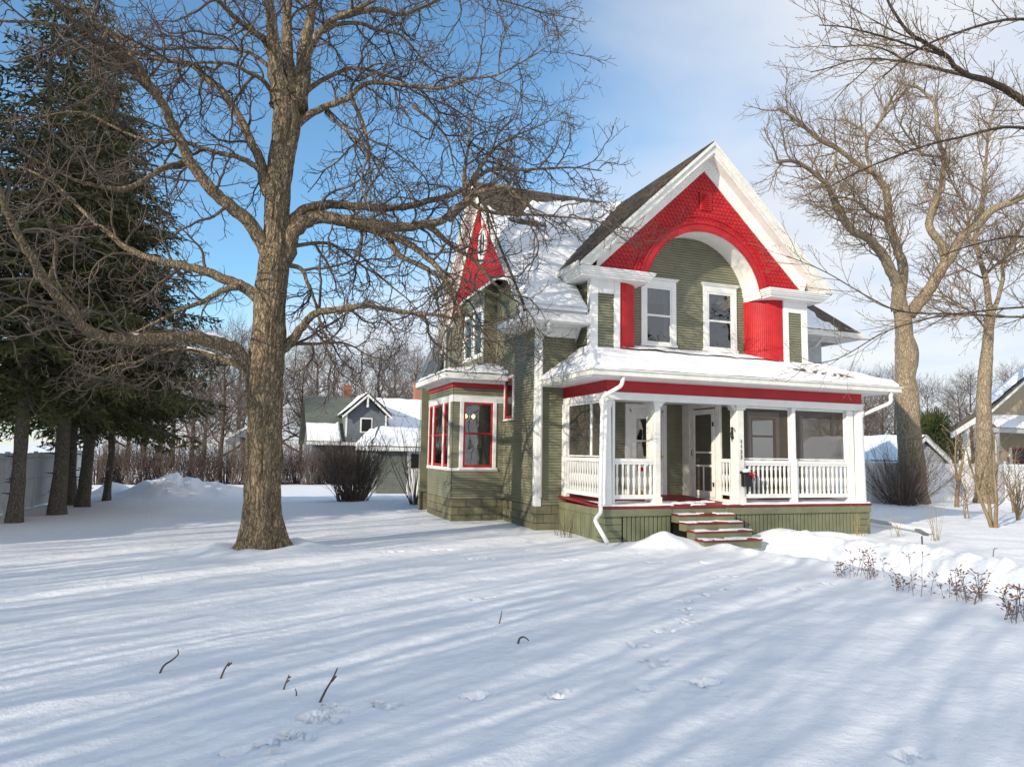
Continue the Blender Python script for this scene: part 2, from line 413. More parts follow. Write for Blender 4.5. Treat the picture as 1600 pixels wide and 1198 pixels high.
blocks((0, YW), (1, 0), (0, -1), XS+.0, 6.8, -.3, .56)
blocks((XS, 0), (0, 1), (-1, 0), YW+.0, 17.22, -.3, .56)
blocks((0, 17.22), (1, 0), (0, -1), 4.72, XS, -.3, .56)
blocks((4.72, 0), (0, 1), (-1, 0), 17.22, 19.81, -.3, .56)
blocks((4.66, 0), (0, 1), (-1, 0), 20.6, 20.72, -.5, .56)
f.box(4.77, 6.05, 17.27, 19.8, -.4, .55); f.box(XS+.05, 13.4, YW+.05, 22, -.4, .55); f.box(4.71, 6.1, 20.65, 20.72, -.6, .55)
f.build('foundation', M['found'], H)

# white trim
class TB:
    def bbox(s, *k): q_ = MB(); q_.bbox(*k); q_.build('trim_board', M['white'], H)
t = TB()
t.bbox(XS-.02, XS+.13, YW-.03, YW, .54, 4.52); t.bbox(XS-.028, XS, YW-.028, YW+.12, .545, 4.9)
t.bbox(XS-.01, 7.14, YW-.03, YW, 4.5, 4.72)                      # frieze under the front eave
t.bbox(7.13, 7.32, YF-.03, YF, 3.9, 5.9); t.bbox(7.12, 7.15, YF-.028, YF+.14, 3.9, 5.9)
t.bbox(7.74, 7.90, YF-.035, YF+.02, 3.9, 5.9); t.bbox(12.69, 12.85, YF-.035, YF+.02, 3.9, 5.9)
t.bbox(13.27, 13.46, YF-.03, YF, 3.9, 5.9); t.bbox(13.44, 13.468, YF-.028, YF+.14, 3.9, 5.9)
for a, b in ((7.32, 7.74), (12.85, 13.27)): t.bbox(a, b, YF-.027, YF, 5.5, 5.9)
t.bbox(4.70, 4.9, 17.19, 17.22, 3.03, 3.21); t.bbox(4.9, 6.09, 17.19, 17.22, 3.03, 3.21); t.bbox(4.69, 4.72, 17.19, 19.83, 3.03, 3.21)
t.bbox(4.69, 5.95, 17.18, 17.22, 1.27, 1.345); t.bbox(4.68, 4.72, 17.18, 19.83, 1.27, 1.345)

# cornice blocks with snow on their ledges
def cornice(x0, x1, ya, yb, z0):
    c = MB()
    inner = x1 if x1 < XC else x0; outer = x0 if x1 < XC else x1
    steps = [(0, .05, .12), (.05, .085, .08), (.085, .13, .05), (.13, .17, .02), (.17, .20, 0.)]
    for za, zb, ins in steps:
        c.box(x0+ins, x1-ins, ya+ins, yb, z0+za, z0+zb)
    return c
c1 = cornice(6.66, 8.66, 13.87, YW, 5.81); c1.build('cornice', M['white'], H)
c2 = cornice(11.95, 13.93, 13.87, YW, 5.81); c2.build('cornice', M['white'], H)

# quarter round red walls each side of the recess, vertical boards
for sgn, xe in ((1, 7.90), (-1, 12.69)):
    q = MB()
    r = .70; cx = xe; cy = YF+r; n = 22
    for i in range(n):
        a0 = math.pi/2*i/n; a1 = math.pi/2*(i+1)/n; g = .12*(a1-a0)
        def pt(a, rr): return (cx+sgn*rr*math.sin(a), cy-rr*math.cos(a))
        A = pt(a0+g, r); B = pt(a1-g, r); C_ = pt(a1, r-.012); D = pt(a0, r-.012)
        for p0, p1 in ((D, A), (A, B), (B, C_)):
            vs = [(*p0, 4.0), (*p1, 4.0), (*p1, 5.82), (*p0, 5.82)]
            q.add(vs, [(0,1,2,3)] if sgn > 0 else [(3,2,1,0)])
    q.build('curved_red_wall', M['redsh'], H, smooth=False)

# red gable wall with arch
g = MB(); RA, ZA = 1.72, 5.65
RKT = 8.92; SL = .955
def outer(th):
    c, s_ = math.cos(th), math.sin(th)
    # right rake z = RKT - SL*|x|
    r = (RKT-ZA)/(s_+SL*abs(c)) if (s_+SL*abs(c)) > 0 else 99
    if s_ > 0:
        x = r*abs(c)
    rb = 99
    if s_*r+ZA < 5.98: r = r
    return r
def basecut(p, th): return p
NA = 64; th0 = math.asin((5.98-ZA)/RA)
pts_i = []; pts_o = []
for i in range(NA+1):
    th = th0+(math.pi-2*th0)*i/NA
    ri = RA; ro = outer(th)
    pts_i.append((XC+ri*math.cos(th), ZA+ri*math.sin(th))); pts_o.append((XC+ro*math.cos(th), ZA+ro*math.sin(th)))
for i in range(NA):
    a, b = pts_i[i], pts_i[i+1]; c, d = pts_o[i+1], pts_o[i]
    g.quad((b[0], YF, b[1]), (a[0], YF, a[1]), (d[0], YF, d[1]), (c[0], YF, c[1]))
for s_ in (0, -1):
    a = pts_i[s_]; o_ = pts_o[s_]; xb = XC+(1 if s_ == 0 else -1)*(RKT-5.9)/SL
    g.add([(a[0], YF, 5.98), (o_[0], YF, o_[1]), (xb, YF, 5.9), (a[0], YF, 5.9)], [(0,1,2,3)] if s_ == 0 else [(3,2,1,0)])
# scalloped shingles
rh, rw = .098, .115; k = 0; z = 5.98
while z < RKT-.1:
    hw = (RKT-z)/SL-.02; off = rw/2 if k % 2 else 0
    x = -math.ceil(hw/rw)*rw+off
    while x < hw:
        xm = x+rw/2
        rr = math.hypot(xm, z+rh*.5-ZA)
        if abs(xm) < hw-.02 and rr > RA+.13:
            px = XC+xm; h = rw/2*.94; j = random.uniform(-.003, .003); yb = YF-.022+j; yt = YF-.004
            vs = [(px-h, yt, z+rh*1.1), (px+h, yt, z+rh*1.1), (px+h, yb+.006, z+rh*.35), (px+h*.72, yb, z+rh*.08), (px+h*.25, yb, z-.012), (px-h*.25, yb, z-.012), (px-h*.72, yb, z+rh*.08), (px-h, yb+.006, z+rh*.35)]
            vs += [(p[0], YF-.001, p[2]) for p in vs[2:]]
            g.add(vs, [(7,6,5,4,3,2,1,0)]+[(2+i_, 3+i_, 9+i_, 8+i_) for i_ in range(5)])
        x += rw
    z += rh; k += 1
g.build('red_gable', M['redsh'], H)
# arch trim rings, dentils
a_ = MB()
def ring(mb, r0, r1, y0, y1, t0=None, n=64):
    t0 = th0-.02 if t0 is None else t0
    for i in range(n):
        u0 = t0+(math.pi-2*t0)*i/n; u1 = t0+(math.pi-2*t0)*(i+1)/n
        P = lambda r, u, y: (XC+r*math.cos(u), y, ZA+r*math.sin(u))
        mb.add([P(r0,u0,y0),P(r1,u0,y0),P(r1,u1,y0),P(r0,u1,y0),P(r0,u0,y1),P(r1,u0,y1),P(r1,u1,y1),P(r0,u1,y1)],
               [(0,1,2,3),(1,5,6,2),(4,0,3,7)])
ring(a_, RA-.01, RA+.15, YF-.03, YF+.01); ring(a_, RA+.15, RA+.19, YF-.055, YF); 
nd = 84
for i in range(nd):
    u0 = th0+(math.pi-2*th0)*i/nd; u1 = u0+(math.pi-2*th0)/nd*.55
    P = lambda r, u, y: (XC+r*math.cos(u), y, ZA+r*math.sin(u))
    vs = [P(RA-.05,u0,YF-.03),P(RA+.0,u0,YF-.033),P(RA+.0,u1,YF-.033),P(RA-.05,u1,YF-.03),P(RA-.05,u0,YF-.005),P(RA+.0,u0,YF-.005),P(RA+.0,u1,YF-.005),P(RA-.05,u1,YF-.005)]
    a_.add(vs, [(0,1,2,3),(4,0,3,7),(1,0,4,5),(3,2,6,7)])
a_.build('arch_trim', M['redsh'], H)
a_ = MB(); ring(a_, RA+.33, RA+.355, YF-.04, YF); a_.build('arch_bead', M['redsh'], H)
s_ = MB()
for i in range(NA):
    u0 = th0-.1+(math.pi-2*th0+.2)*i/NA; u1 = th0-.1+(math.pi-2*th0+.2)*(i+1)/NA
    s_.quad((XC+(RA-.005)*math.cos(u0), YF, ZA+(RA-.005)*math.sin(u0)), (XC+(RA-.005)*math.cos(u1), YF, ZA+(RA-.005)*math.sin(u1)),
            (XC+(RA-.005)*math.cos(u1), YW+.01, ZA+(RA-.005)*math.sin(u1)), (XC+(RA-.005)*math.cos(u0), YW+.01, ZA+(RA-.005)*math.sin(u0)))
s_.build('arch_soffit', M['soffit'], H, smooth=True)
v_ = MB(); vx, vz = XC+.02, 8.12
v_.bbox(vx-.17, vx+.17, YF-.05, YF-.02, vz-.24, vz+.24)
for i in range(8): v_.add([(vx-.11, YF-.075, vz-.19+i*.05), (vx+.11, YF-.075, vz-.19+i*.05), (vx+.11, YF-.052, vz-.155+i*.05), (vx-.11, YF-.052, vz-.155+i*.05), (vx-.11, YF-.052, vz-.19+i*.05), (vx+.11, YF-.052, vz-.19+i*.05)], [(0,1,2,3), (4,5,1,0)])
v_.build('gable_vent', M['redsh'], H)

# ---- roofs
ZR, PF = 9.52, .94                      # front gable ridge, pitch
def zf(x): return ZR-PF*abs(x-XC)
ZM, YM, PM = 9.45, 18.45, 1.06          # main ridge along x
def zm(y): return ZM-PM*abs(y-YM)
rf = MB()
# front gable slopes: left down to x=6.66, right down to 13.93; back into main roof
def slab(mb, poly, th=.05):
    p = [Vector(q) for q in poly]; n = (p[1]-p[0]).cross(p[2]-p[0]).normalized()
    if n.z < 0: n = -n
    mb.prism([tuple(q) for q in p], tuple(-n*th))
yv = lambda z: YM-(ZM-z)/PM
slab(rf, [(XC, 13.85, ZR), (6.655, 13.85, zf(6.655)), (6.655, yv(zf(6.655))+.05, zf(6.655)), (XC, YM, ZR)])
slab(rf, [(XC, 13.85, ZR), (13.935, 13.85, zf(13.935)), (13.935, yv(zf(13.935))+.05, zf(13.935)), (XC, YM, ZR)])
zv = zf(7.15)
slab(rf, [(5.48, YM, ZM), (5.48, 14.32, zm(14.32)), (7.14, 14.32, zm(14.32)), (7.14, yv(zv), zv), (XC, YM-.02, ZM-.02)])
slab(rf, [(XC, YM-.02, ZM-.02), (13.45, yv(zv), zv), (13.45, YM, ZM)])
far = [(18.45, 9.45), (19.74, 8.15), (21.0, 6.85), (21.9, 5.95), (22.7, 5.25), (23.9, 4.72), (25.1, 4.3)]
for (y0, z0), (y1, z1) in zip(far, far[1:]):
    slab(rf, [(5.48, y0, z0), (13.45, y0, z0), (13.45, y1, z1), (5.48, y1, z1)])
rf.build('shingle_roof', M['shingle'], H)
# shingle courses on the slope one sees: thin raised rows
sc_ = MB()
def courses(P0, du, dv, nu, nv, cu, lim=None):
    'P0 origin, du along eave, dv up slope (vectors of full size); rows of tabs raised at their butt'
    P0 = Vector(P0); du = Vector(du); dv = Vector(dv); n = du.cross(dv).normalized()
    if n.z < 0: n = -n
    for j in range(nv):
        off = random.random()
        for i in range(-1, nu+1):
            a = max(0, (i+off)/nu); b = min(1, (i+off+.97)/nu)
            if b-a < .002: continue
            v0 = j/nv; v1 = min(1, (j+1.05)/nv)
            if lim and not lim(P0+du*((a+b)/2)+dv*v0): continue
            h = .012+random.uniform(-.004, .006)
            A = P0+du*a+dv*v0; B = P0+du*b+dv*v0; Cc = P0+du*b+dv*v1; D = P0+du*a+dv*v1
            sc_.add([tuple(A+n*h), tuple(B+n*h), tuple(Cc+n*.003), tuple(D+n*.003), tuple(A), tuple(B)], [(0,1,2,3), (4,5,1,0), (3,2,1,0)])
courses((6.655, 13.86, zf(6.655)), (0, 4.6, 0), (XC-6.655, 0, ZR-zf(6.655)), 16, 36, .3, lim=lambda p: p.y < yv(p.z)+.1)
courses((5.49, 14.33, zm(14.33)), (9.7, 0, 0), (0, YM-14.33, ZM-zm(14.33)), 34, 42, .3, lim=lambda p: (p.z > zf(p.x)-.02 or p.x < 7.0) and p.x < 13.3)
sc_.build('shingle_courses', M['shingle'], H)

# rake boards, soffits of the front gable
tr = MB()
def rake(mb, xe, y0, y1, drop0, drop1, sgn):
    'board following the front gable slope between y0..y1, vertical drop0..drop1 below roof'
    xa = XC; za = ZR
    zc_ = 6.015; sg_ = 1 if xe > XC else -1; xk = XC+sg_*(ZR-drop1-zc_)/PF
    A = [(xa, y0, za-drop0), (xe, y0, zf(xe)-drop0), (xe, y0, zc_), (xk, y0, zc_), (xa, y0, za-drop1)] if abs(xk-XC) < abs(xe-XC) else [(xa, y0, za-drop0), (xe, y0, zf(xe)-drop0), (xe, y0, zf(xe)-drop1), (xa, y0, za-drop1)]
    mb.prism(A, (0, y1-y0, 0))
for xe in (6.66, 13.93):
    rake(tr, xe, 13.83, 13.87, .045, .30, 1)
    rake(tr, xe, 13.79, 13.83, .03, .12, 1)
    rake(tr, xe, 13.87, 13.90, .14, .36, 1)
tr.build('rake_board', M['white_old'], H)
sf = MB()
for xe, xc2 in ((XC-3.36, XC-3.05), (XC+3.36, XC+3.05)):
    sf.prism([(XC, 13.90, ZR-.32), (xe, 13.90, zf(xe)-.32), (xe, 13.90, zf(xe)-.36), (XC, 13.90, ZR-.36)], (0, YF-13.9+.02, 0))
    # sloping cove between the soffit and the red wall
    sf.prism([(XC, YF-.16, ZR-.36), (xc2, YF-.16, zf(xc2)-.36), (xc2, YF-.03, zf(xc2)-.62), (XC, YF-.03, ZR-.62)], (0, .028, 0))
# eave soffits along y
sf.box(6.66, 7.15, 13.9, 15.35, 6.0, 6.03); sf.box(13.44, 13.93, 13.9, 15.35, 6.0, 6.03)
sf.box(6.62, 6.66, 13.88, 15.35, 5.98, 6.10)
sf.build('soffit', M['soffit'], H)
# side gable: rake boards x=5.48
tg = MB(); zz = lambda y: None
def siderake(mb, x0, x1, d0, d1, prof):
    for (ya, za), (yb, zb) in zip(prof, prof[1:]):
        mb.prism([(x0, ya, za-d0), (x0, yb, zb-d0), (x0, yb, zb-d1), (x0, ya, za-d1)], (x1-x0, 0, 0))
near = [(14.32, zm(14.32)), (18.45, 9.45)]
siderake(tg, 5.44, 5.48, .04, .26, near); siderake(tg, 5.44, 5.48, .04, .26, far)
siderake(tg, 5.41, 5.44, .03, .11, near); siderake(tg, 5.41, 5.44, .03, .11, far)
tg.build('rake_board', M['white_old'], H)
sg = MB()
siderake(sg, 5.48, 5.90, .27, .31, near); siderake(sg, 5.48, 5.90, .27, .31, far)
siderake(sg, 5.70, 5.73, .31, .50, near); siderake(sg, 5.70, 5.73, .31, .50, far)
sg.box(5.76, 6.11, 15.85, 21.2, 6.34, 6.37)
sg.build('soffit', M['soffit'], H)
# red side gable wall with a shallow arch
rg = MB(); XR_ = 5.75
def zlow(y):
    if y < 15.75 or y > 21.25: return 5.8
    tt = (y-15.75)/5.5; e = min(tt, 1-tt); return 5.84+.5*min(1, (e/.22))**.5 if e > 0 else 5.84
ys = [15.55+i*(21.6-15.55)/60 for i in range(61)]
lowz = [zlow(y) for y in ys]
topz = [zm(y)-.40 for y in ys]
for i in range(60):
    za0, za1 = lowz[i], lowz[i+1]; zt0, zt1 = max(topz[i], za0), max(topz[i+1], za1)
    # courses as raised rows
    zlo = min(za0, za1); k0 = int(zlo/.085); zc = k0*.085
    while zc < max(zt0, zt1):
        a0 = min(max(zc, za0), zt0); a1 = min(max(zc, za1), zt1); b0 = max(min(zc+.085, zt0), a0); b1 = max(min(zc+.085, zt1), a1)
        if b0-a0+b1-a1 > .004:
            lo = XR_-.02 if abs(a0-zc) < 1e-6 else XR_-.02
            rg.add([(lo, ys[i], a0), (lo, ys[i+1], a1), (XR_-.002, ys[i+1], b1), (XR_-.002, ys[i], b0), (XR_, ys[i], a0), (XR_, ys[i+1], a1)], [(3,2,1,0), (0,1,5,4)])
        zc += .085
    rg.quad((XR_, ys[i], za0), (XR_, ys[i+1], za1), (6.12, ys[i+1], za1), (6.12, ys[i], za0), 1)
    rg.add([(XR_-.035, ys[i], za0-.07), (XR_-.035, ys[i+1], za1-.07), (XR_-.035, ys[i+1], za1), (XR_-.035, ys[i], za0), (XR_, ys[i], za0-.07), (XR_, ys[i+1], za1-.07)], [(3,2,1,0), (0,1,5,4)], 1)
rg.build('red_gable', [M['redsh'], M['white']], H)
# white panel corners below red, right end
cp = MB()
cp.prism([(5.79, 15.1, 5.25), (5.79, 15.85, 5.84), (5.79, 15.85, 6.0), (5.79, 15.1, 5.45)], (.3, 0, 0))
cp.build('gable_bracket', M['white'], H)
# oval window in the side gable
ov = MB(); ovg = MB(); oy, oz = 18.2, 7.55
prof = []
for i in range(24):
    a = 2*math.pi*i/24; yy = .36*math.cos(a); zz_ = .48*math.sin(a)
    prof.append((yy, zz_))
for i in range(24):
    (a, b), (c, d) = prof[i], prof[(i+1) % 24]; k = .70
    P = [(5.69, oy+a, oz+b), (5.69, oy+c, oz+d), (5.69, oy+c*k, oz+d*k), (5.69, oy+a*k, oz+b*k)]
    ov.prism(P, (.05, 0, 0))
ov.bbox(5.68, 5.73, oy-.03, oy+.03, oz+.5, oz+.86); ov.bbox(5.675, 5.73, oy-.1, oy+.1, oz+.78, oz+.84); ov.bbox(5.68, 5.73, oy-.2, oy+.2, oz-.55, oz-.48)
ov.bbox(5.70, 5.73, oy-.012, oy+.012, oz-.4, oz+.4)
wf = ov.build('window_frame', M['white'], H)
ovg.add([(5.715, oy+a*.76, oz+b*.76) for a, b in prof], [tuple(range(23, -1, -1))])
ovg.build('pane', M['black'], wf)

# eaves: front eave left of gable block, pent return on side, gutters
ev = MB()
ev.box(5.6, 7.15, 14.28, YW, 4.72, 4.75); ev.box(5.6, XS, YW, 16.2, 4.72, 4.75)
ev.bbox(5.55, 7.14, 14.20, 14.32, 4.74, 4.93); ev.bbox(5.60, 7.14, 14.325, 14.35, 4.90, 5.04); ev.bbox(5.48, 5.6, 14.21, 16.2, 4.745, 4.895)
ev.prism([(5.6, 14.32, 4.9), (6.1, 14.9, 5.3), (6.1, 16.2, 5.3), (5.6, 16.2, 4.9)], (0, 0, .02))
ev.build('eave_gutter', M['white'], H)
# window wall back of recess etc handled; right eave gutter
eg = MB(); eg.bbox(13.9, 14.0, 13.9, 17.5, 6.0, 6.1); eg.build('eave_gutter', M['white'], H)

# right rear wing seen past the gable block
rw_ = MB()
rw_.box(13.5, 16.6, 17.0, 21.5, 3.0, 5.4)
rw_.build('rear_wing_wall', M['ltgrey'], H)
rr = MB(); slab(rr, [(13.4, 16.1, 5.55), (17.35, 16.1, 5.55), (15.3, 18.6, 8.0), (13.4, 18.6, 8.0)]); slab(rr, [(17.35, 16.1, 5.55), (17.35, 22, 5.55), (15.3, 19.5, 8.0), (15.3, 18.6, 8.0)])
rr.build('rear_wing_roof', M['shingle'], H)
re = MB(); re.bbox(13.4, 17.4, 16.02, 16.12, 5.38, 5.55); re.bbox(17.3, 17.4, 16.12, 22, 5.38, 5.55); re.box(13.4, 17.3, 16.12, 17.0, 5.38, 5.4)
re.tube([(16.0, 16.3, 5.4), (15.9, 16.5, 5.15), (15.7, 16.95, 5.0), (15.7, 16.95, 3.2)], .045, 8)
re.build('rear_wing_gutter', M['white_old'], H)
rwin = MB(); rwin.box(14.9, 15.5, 16.97, 17.0, 4.0, 4.8); rwin.build('rear_wing_window', M['black'], H)

# ---- windows (frame + panes + curtain)
def window_y(x0, x1, z0, z1, y, cas=.11, fr='white', cap=True, rail=.5, curtain=None, casm='white', recess=.03):
    'double hung window in a wall facing -y'
    W_ = MB()
    W_.bbox(x0-cas, x0, y-.04, y+.01, z0, z1); W_.bbox(x1, x1+cas, y-.04, y+.01, z0, z1)
    W_.bbox(x0-cas, x1+cas, y-.042, y+.01, z1, z1+cas*1.3); W_.bbox(x0-cas-.02, x1+cas+.02, y-.07, y+.01, z0-.06, z0)
    if cap:
        W_.bbox(x0-cas-.03, x1+cas+.03, y-.075, y+.01, z1+cas*1.3, z1+cas*1.3+.035); W_.bbox(x0-cas-.06, x1+cas+.06, y-.10, y+.01, z1+cas*1.3+.035, z1+cas*1.3+.06)
    F = W_.build('window', M[casm], H)
    S_ = MB(); sw = .05; zr = z0+(z1-z0)*rail
    for a, b, c, d in ((x0, x1, z0, z0+sw*1.3), (x0, x1, z1-sw, z1)): S_.bbox(a, b, y-.03, y+.03, c, d, .004)
    for a, b in ((x0, x0+sw), (x1-sw, x1)): S_.bbox(a, b, y-.028, y+.03, z0+sw*1.3, z1-sw, .004)
    S_.bbox(x0+sw, x1-sw, y-.026, y+.03, zr-.025, zr+.025, .004)
    S_.build('window_sash', M[fr], F)
    G = MB(); G.quad((x0+sw, y+.0, z0+sw), (x1-sw, y+.0, z0+sw), (x1-sw, y+.0, zr), (x0+sw, y+.0, zr)); G.quad((x0+sw, y-.012, zr), (x1-sw, y-.012, zr), (x1-sw, y-.012, z1-sw), (x0+sw, y-.012, z1-sw))
    G.build('pane', M['glass'], F)
    if curtain:
        for (a, b, c, d) in curtain:
            K = MB(); n = max(4, int((b-a)/.02))
            for i in range(n):
                xa = a+(b-a)*i/n; xb = a+(b-a)*(i+1)/n; ya_ = y+.12+.02*math.sin(i*1.3); yb_ = y+.12+.02*math.sin((i+1)*1.3)
                K.quad((xa, ya_, c), (xb, yb_, c), (xb, yb_, d), (xa, ya_, d))
            K.build('curtain', M['curtain'], F)
    return F
window_y(9.00, 9.76, 4.52, 5.98, YW, curtain=[(9.02, 9.76, 5.58, 5.95), (9.62, 9.76, 4.55, 5.6)], cas=.13)
window_y(10.84, 11.62, 4.50, 6.0, YW, curtain=[(10.84, 11.62, 5.75, 5.95)], cas=.13)
FW = window_y(12.15, 12.95, 1.50, 2.78, YW, fr='red', cap=False, rail=.62)
# bay window, red sash
window_y(5.00, 5.79, 1.36, 3.03, 17.22, cas=.10, fr='red', cap=False, rail=.52, curtain=[(5.0, 5.12, 1.4, 2.2), (5.67, 5.8, 1.4, 2.2)])
wb = MB()   # small white roller shade seen in the lower sash
wb.box(5.17, 5.62, 17.6, 17.61, 1.86, 2.2); wb.build('window_shade', M['ltgrey'], H)
def window_x(y0, y1, z0, z1, x, cas=.08, fr='red', rail=.5, head=True, dark='glass', curtain=False):
    W_ = MB(); W_.bbox(x-.04, x+.01, y0-cas, y0, z0, z1); W_.bbox(x-.04, x+.01, y1, y1+cas, z0, z1)
    if head: W_.bbox(x-.042, x+.01, y0-cas, y1+cas, z1, z1+cas)
    W_.bbox(x-.06, x+.01, y0-cas, y1+cas, z0-.055, z0)
    F = W_.build('window', M['white'], H); S_ = MB(); sw = .06; zr = z0+(z1-z0)*rail
    S_.bbox(x-.03, x+.03, y0, y1, z0, z0+sw*1.2, .004); S_.bbox(x-.03, x+.03, y0, y1, z1-sw, z1, .004)
    for a, b in ((y0, y0+sw), (y1-sw, y1)): S_.bbox(x-.028, x+.03, a, b, z0+sw*1.2, z1-sw, .004)
    S_.bbox(x-.026, x+.03, y0+sw, y1-sw, zr-.025, zr+.025, .004); S_.build('window_sash', M[fr], F)
    G = MB(); G.quad((x, y1-sw, z0+sw), (x, y0+sw, z0+sw), (x, y0+sw, z1-sw), (x, y1-sw, z1-sw)); G.build('pane', M[dark], F)
    if curtain:
        K = MB(); n = 16
        for i in range(n):
            a = y0+(y1-y0)*i/n; b = y0+(y1-y0)*(i+1)/n
            K.quad((x+.10+.02*math.sin(i*1.5), b, z0), (x+.10+.02*math.sin(i*1.5), a, z0), (x+.12, a, z1), (x+.12, b, z1))
        K.build('curtain', M[curtain], F)
window_x(16.50, 17.08, 2.62, 3.66, XS, cas=.07, rail=.0, curtain='curtain')
window_x(17.52, 18.02, 1.36, 3.03, 4.72, cas=.07, head=False, curtain='curtaind')
window_x(18.14, 19.14, 1.36, 3.03, 4.72, cas=.05, head=False, curtain='curtaind')
window_x(19.26, 19.68, 1.36, 3.03, 4.72, cas=.05, head=False, curtain='curtaind')
window_x(18.15, 18.93, 4.42, 5.72, 5.76, cas=.1, fr='white', curtain='curtain'); window_x(19.05, 19.85, 4.42, 5.72, 5.76, cas=.1, fr='white', curtain=False)

# ---- bay roof
br = MB()
br.bbox(4.38, XS, 16.86, 16.95, 3.60, 3.75); br.bbox(4.37, 4.46, 16.95, 20.2, 3.60, 3.745)
br.box(4.46, XS, 16.95, 17.2, 3.60, 3.62); br.box(4.46, 4.70, 17.2, 20.2, 3.60, 3.62)
br.bbox(4.60, XS, 17.10, 17.19, 3.53, 3.60); br.bbox(4.61, 4.69, 17.19, 19.9, 3.53, 3.60)
br.build('bay_gutter', M['white'], H)
bf = MB(); bf.bbox(4.695, XS, 17.185, 17.22, 3.41, 3.535); bf.bbox(4.685, 4.72, 17.185, 19.83, 3.41, 3.535); bf.build('bay_red_frieze', M['red'], H)
b2 = MB(); slab(b2, [(4.4, 16.9, 3.74), (6.1, 16.9, 3.74), (6.1, 17.95, 4.08), (5.0, 17.95, 4.08)], .03); slab(b2, [(4.4, 16.9, 3.74), (5.76, 17.95, 4.08), (5.76, 20.2, 4.08), (4.4, 20.2, 3.74)], .03)
b2.build('bay_roof', M['shingle'], H)

# flue pipe on the side wall
fl = MB(); fl.lathe(5.55, 21.3, [(3.9, .06), (5.75, .06)], 12); fl.build('flue_pipe', M['grey'], H)

# ---- porch
pf = MB()
pf.box(6.72, 13.74, 12.74, 14.94, .60, .655)
PFs = [(6.66, 12.69, .66), (13.80, 12.69, .66), (13.80, 14.945, .745), (6.66, 14.945, .745)]
pf.prism(PFs, (0, 0, .045)); pf.build('porch_floor', M['redfloor'], H)
sk = MB()
sk.bbox(6.71, 8.28, 12.70, 12.74, .50, .655); sk.bbox(9.66, 13.75, 12.70, 12.74, .50, .655); sk.bbox(6.68, 6.72, 12.70, 14.93, .50, .655)
sk.bbox(13.745, 13.785, 12.70, 14.93, .50, .655); sk.bbox(8.28, 9.66, 12.72, 12.76, .50, .655)
def pier(x0, x1):
    z = -.2
    while z < .49: sk.bbox(x0, x1, 12.715, 13.1, z, min(z+.128, .497), .008); z += .135
pier(6.70, 7.10); pier(13.36, 13.76)
x = 7.14
while x < 8.22: sk.bbox(x, x+.085, 12.735, 12.755, -.2, .5, .005); x += .104
x = 9.75
while x < 13.33: sk.bbox(x, x+.085, 12.735, 12.755, -.2, .5, .005); x += .104
y = 13.12
while y < 14.9: sk.bbox(6.705, 6.725, y, y+.085, -.2, .5, .005); y += .104
y = 13.12
while y < 14.9: sk.bbox(13.735, 13.755, y, y+.085, -.2, .5, .005); y += .104
sk.bbox(9.66, 9.74, 12.71, 12.75, -.2, .5)
sk.build('porch_skirt', M['green2'], H)
bk_ = MB(); bk_.box(6.74, 13.72, 12.79, 12.80, -.3, .6); bk_.box(6.75, 6.76, 12.8, 14.93, -.3, .6); bk_.box(13.70, 13.71, 12.8, 14.93, -.3, .6); bk_.build('skirt_gap_shade', M['dark'], H)  # near-black sheets behind the slats, standing in for shade under the porch
# steps
st = MB(); tr_ = MB()
for i, (z, y0) in enumerate(((.54, 12.44), (.40, 12.16), (.26, 11.88), (.12, 11.60))):
    x1 = 9.66+.0*i; x0 = 8.28-.0*i
    tr_.bbox(x0-.02, x1+.02, y0-.025, y0+.30, z-.028, z, .006, 1)
    st.box(x0, x1, y0, y0+.28, z-.17, z-.028)
st_o = st.build('porch_steps', M['green2'], H)
tr_.m = [0]*len(tr_.m); tr_.build('step_treads', M['redfloor'], st_o)
# beam, gutter, ceiling
pb = MB(); pb.bbox(6.78, 13.69, 12.79, 12.85, 3.05, 3.30); pb.bbox(6.775, 6.84, 12.85, 14.94, 3.05, 3.30); pb.bbox(13.63, 13.695, 12.85, 14.94, 3.05, 3.30)
pb.build('porch_red_beam', M['red'], H)
pw = MB(); pw.bbox(6.76, 13.71, 12.77, 13.0, 2.90, 3.05); pw.bbox(6.77, 6.95, 13.0, 14.94, 2.90, 3.045); pw.bbox(13.52, 13.70, 13.0, 14.94, 2.90, 3.045)
pw.bbox(6.72, 13.75, 12.75, 12.80, 3.03, 3.055)
pw.box(6.95, 13.52, 13.0, 14.94, 3.02, 3.05); pw.box(6.15, 14.23, 12.25, 14.94, 3.30, 3.315)
for sx in (-1, 1):
    c = 8.10 if sx > 0 else 10.07
    pw.prism([(c, 12.86, 2.90), (c+sx*.22*0+sx*(.14 if sx > 0 else .14), 12.86, 2.90), (c, 12.86, 2.76)], (0, .05, 0))
pw.build('porch_beam', M['white'], H)
gt = MB()
gt.bbox(6.13, 14.27, 12.16, 12.25, 3.32, 3.44); gt.bbox(6.12, 6.21, 12.25, 14.94, 3.32, 3.44); gt.bbox(14.19, 14.28, 12.25, 14.94, 3.32, 3.44)
gt.bbox(6.10, 14.30, 12.13, 12.17, 3.42, 3.455); gt.bbox(6.09, 6.13, 12.17, 14.94, 3.42, 3.455); gt.bbox(14.27, 14.31, 12.17, 14.94, 3.42, 3.455)
gt.bbox(6.20, 14.20, 12.25, 12.31, 3.315, 3.37)
gt.build('porch_gutter', M['white_old'], H)
pr = MB()
ze = 3.45; zt = 4.15
slab(pr, [(6.16, 12.2, ze), (14.24, 12.2, ze), (13.44, YF, zt), (7.15, YF, zt)], .04)
slab(pr, [(6.16, 12.2, ze), (7.15, YF, zt), (7.15, YW, zt), (6.16, YW, ze)], .04)
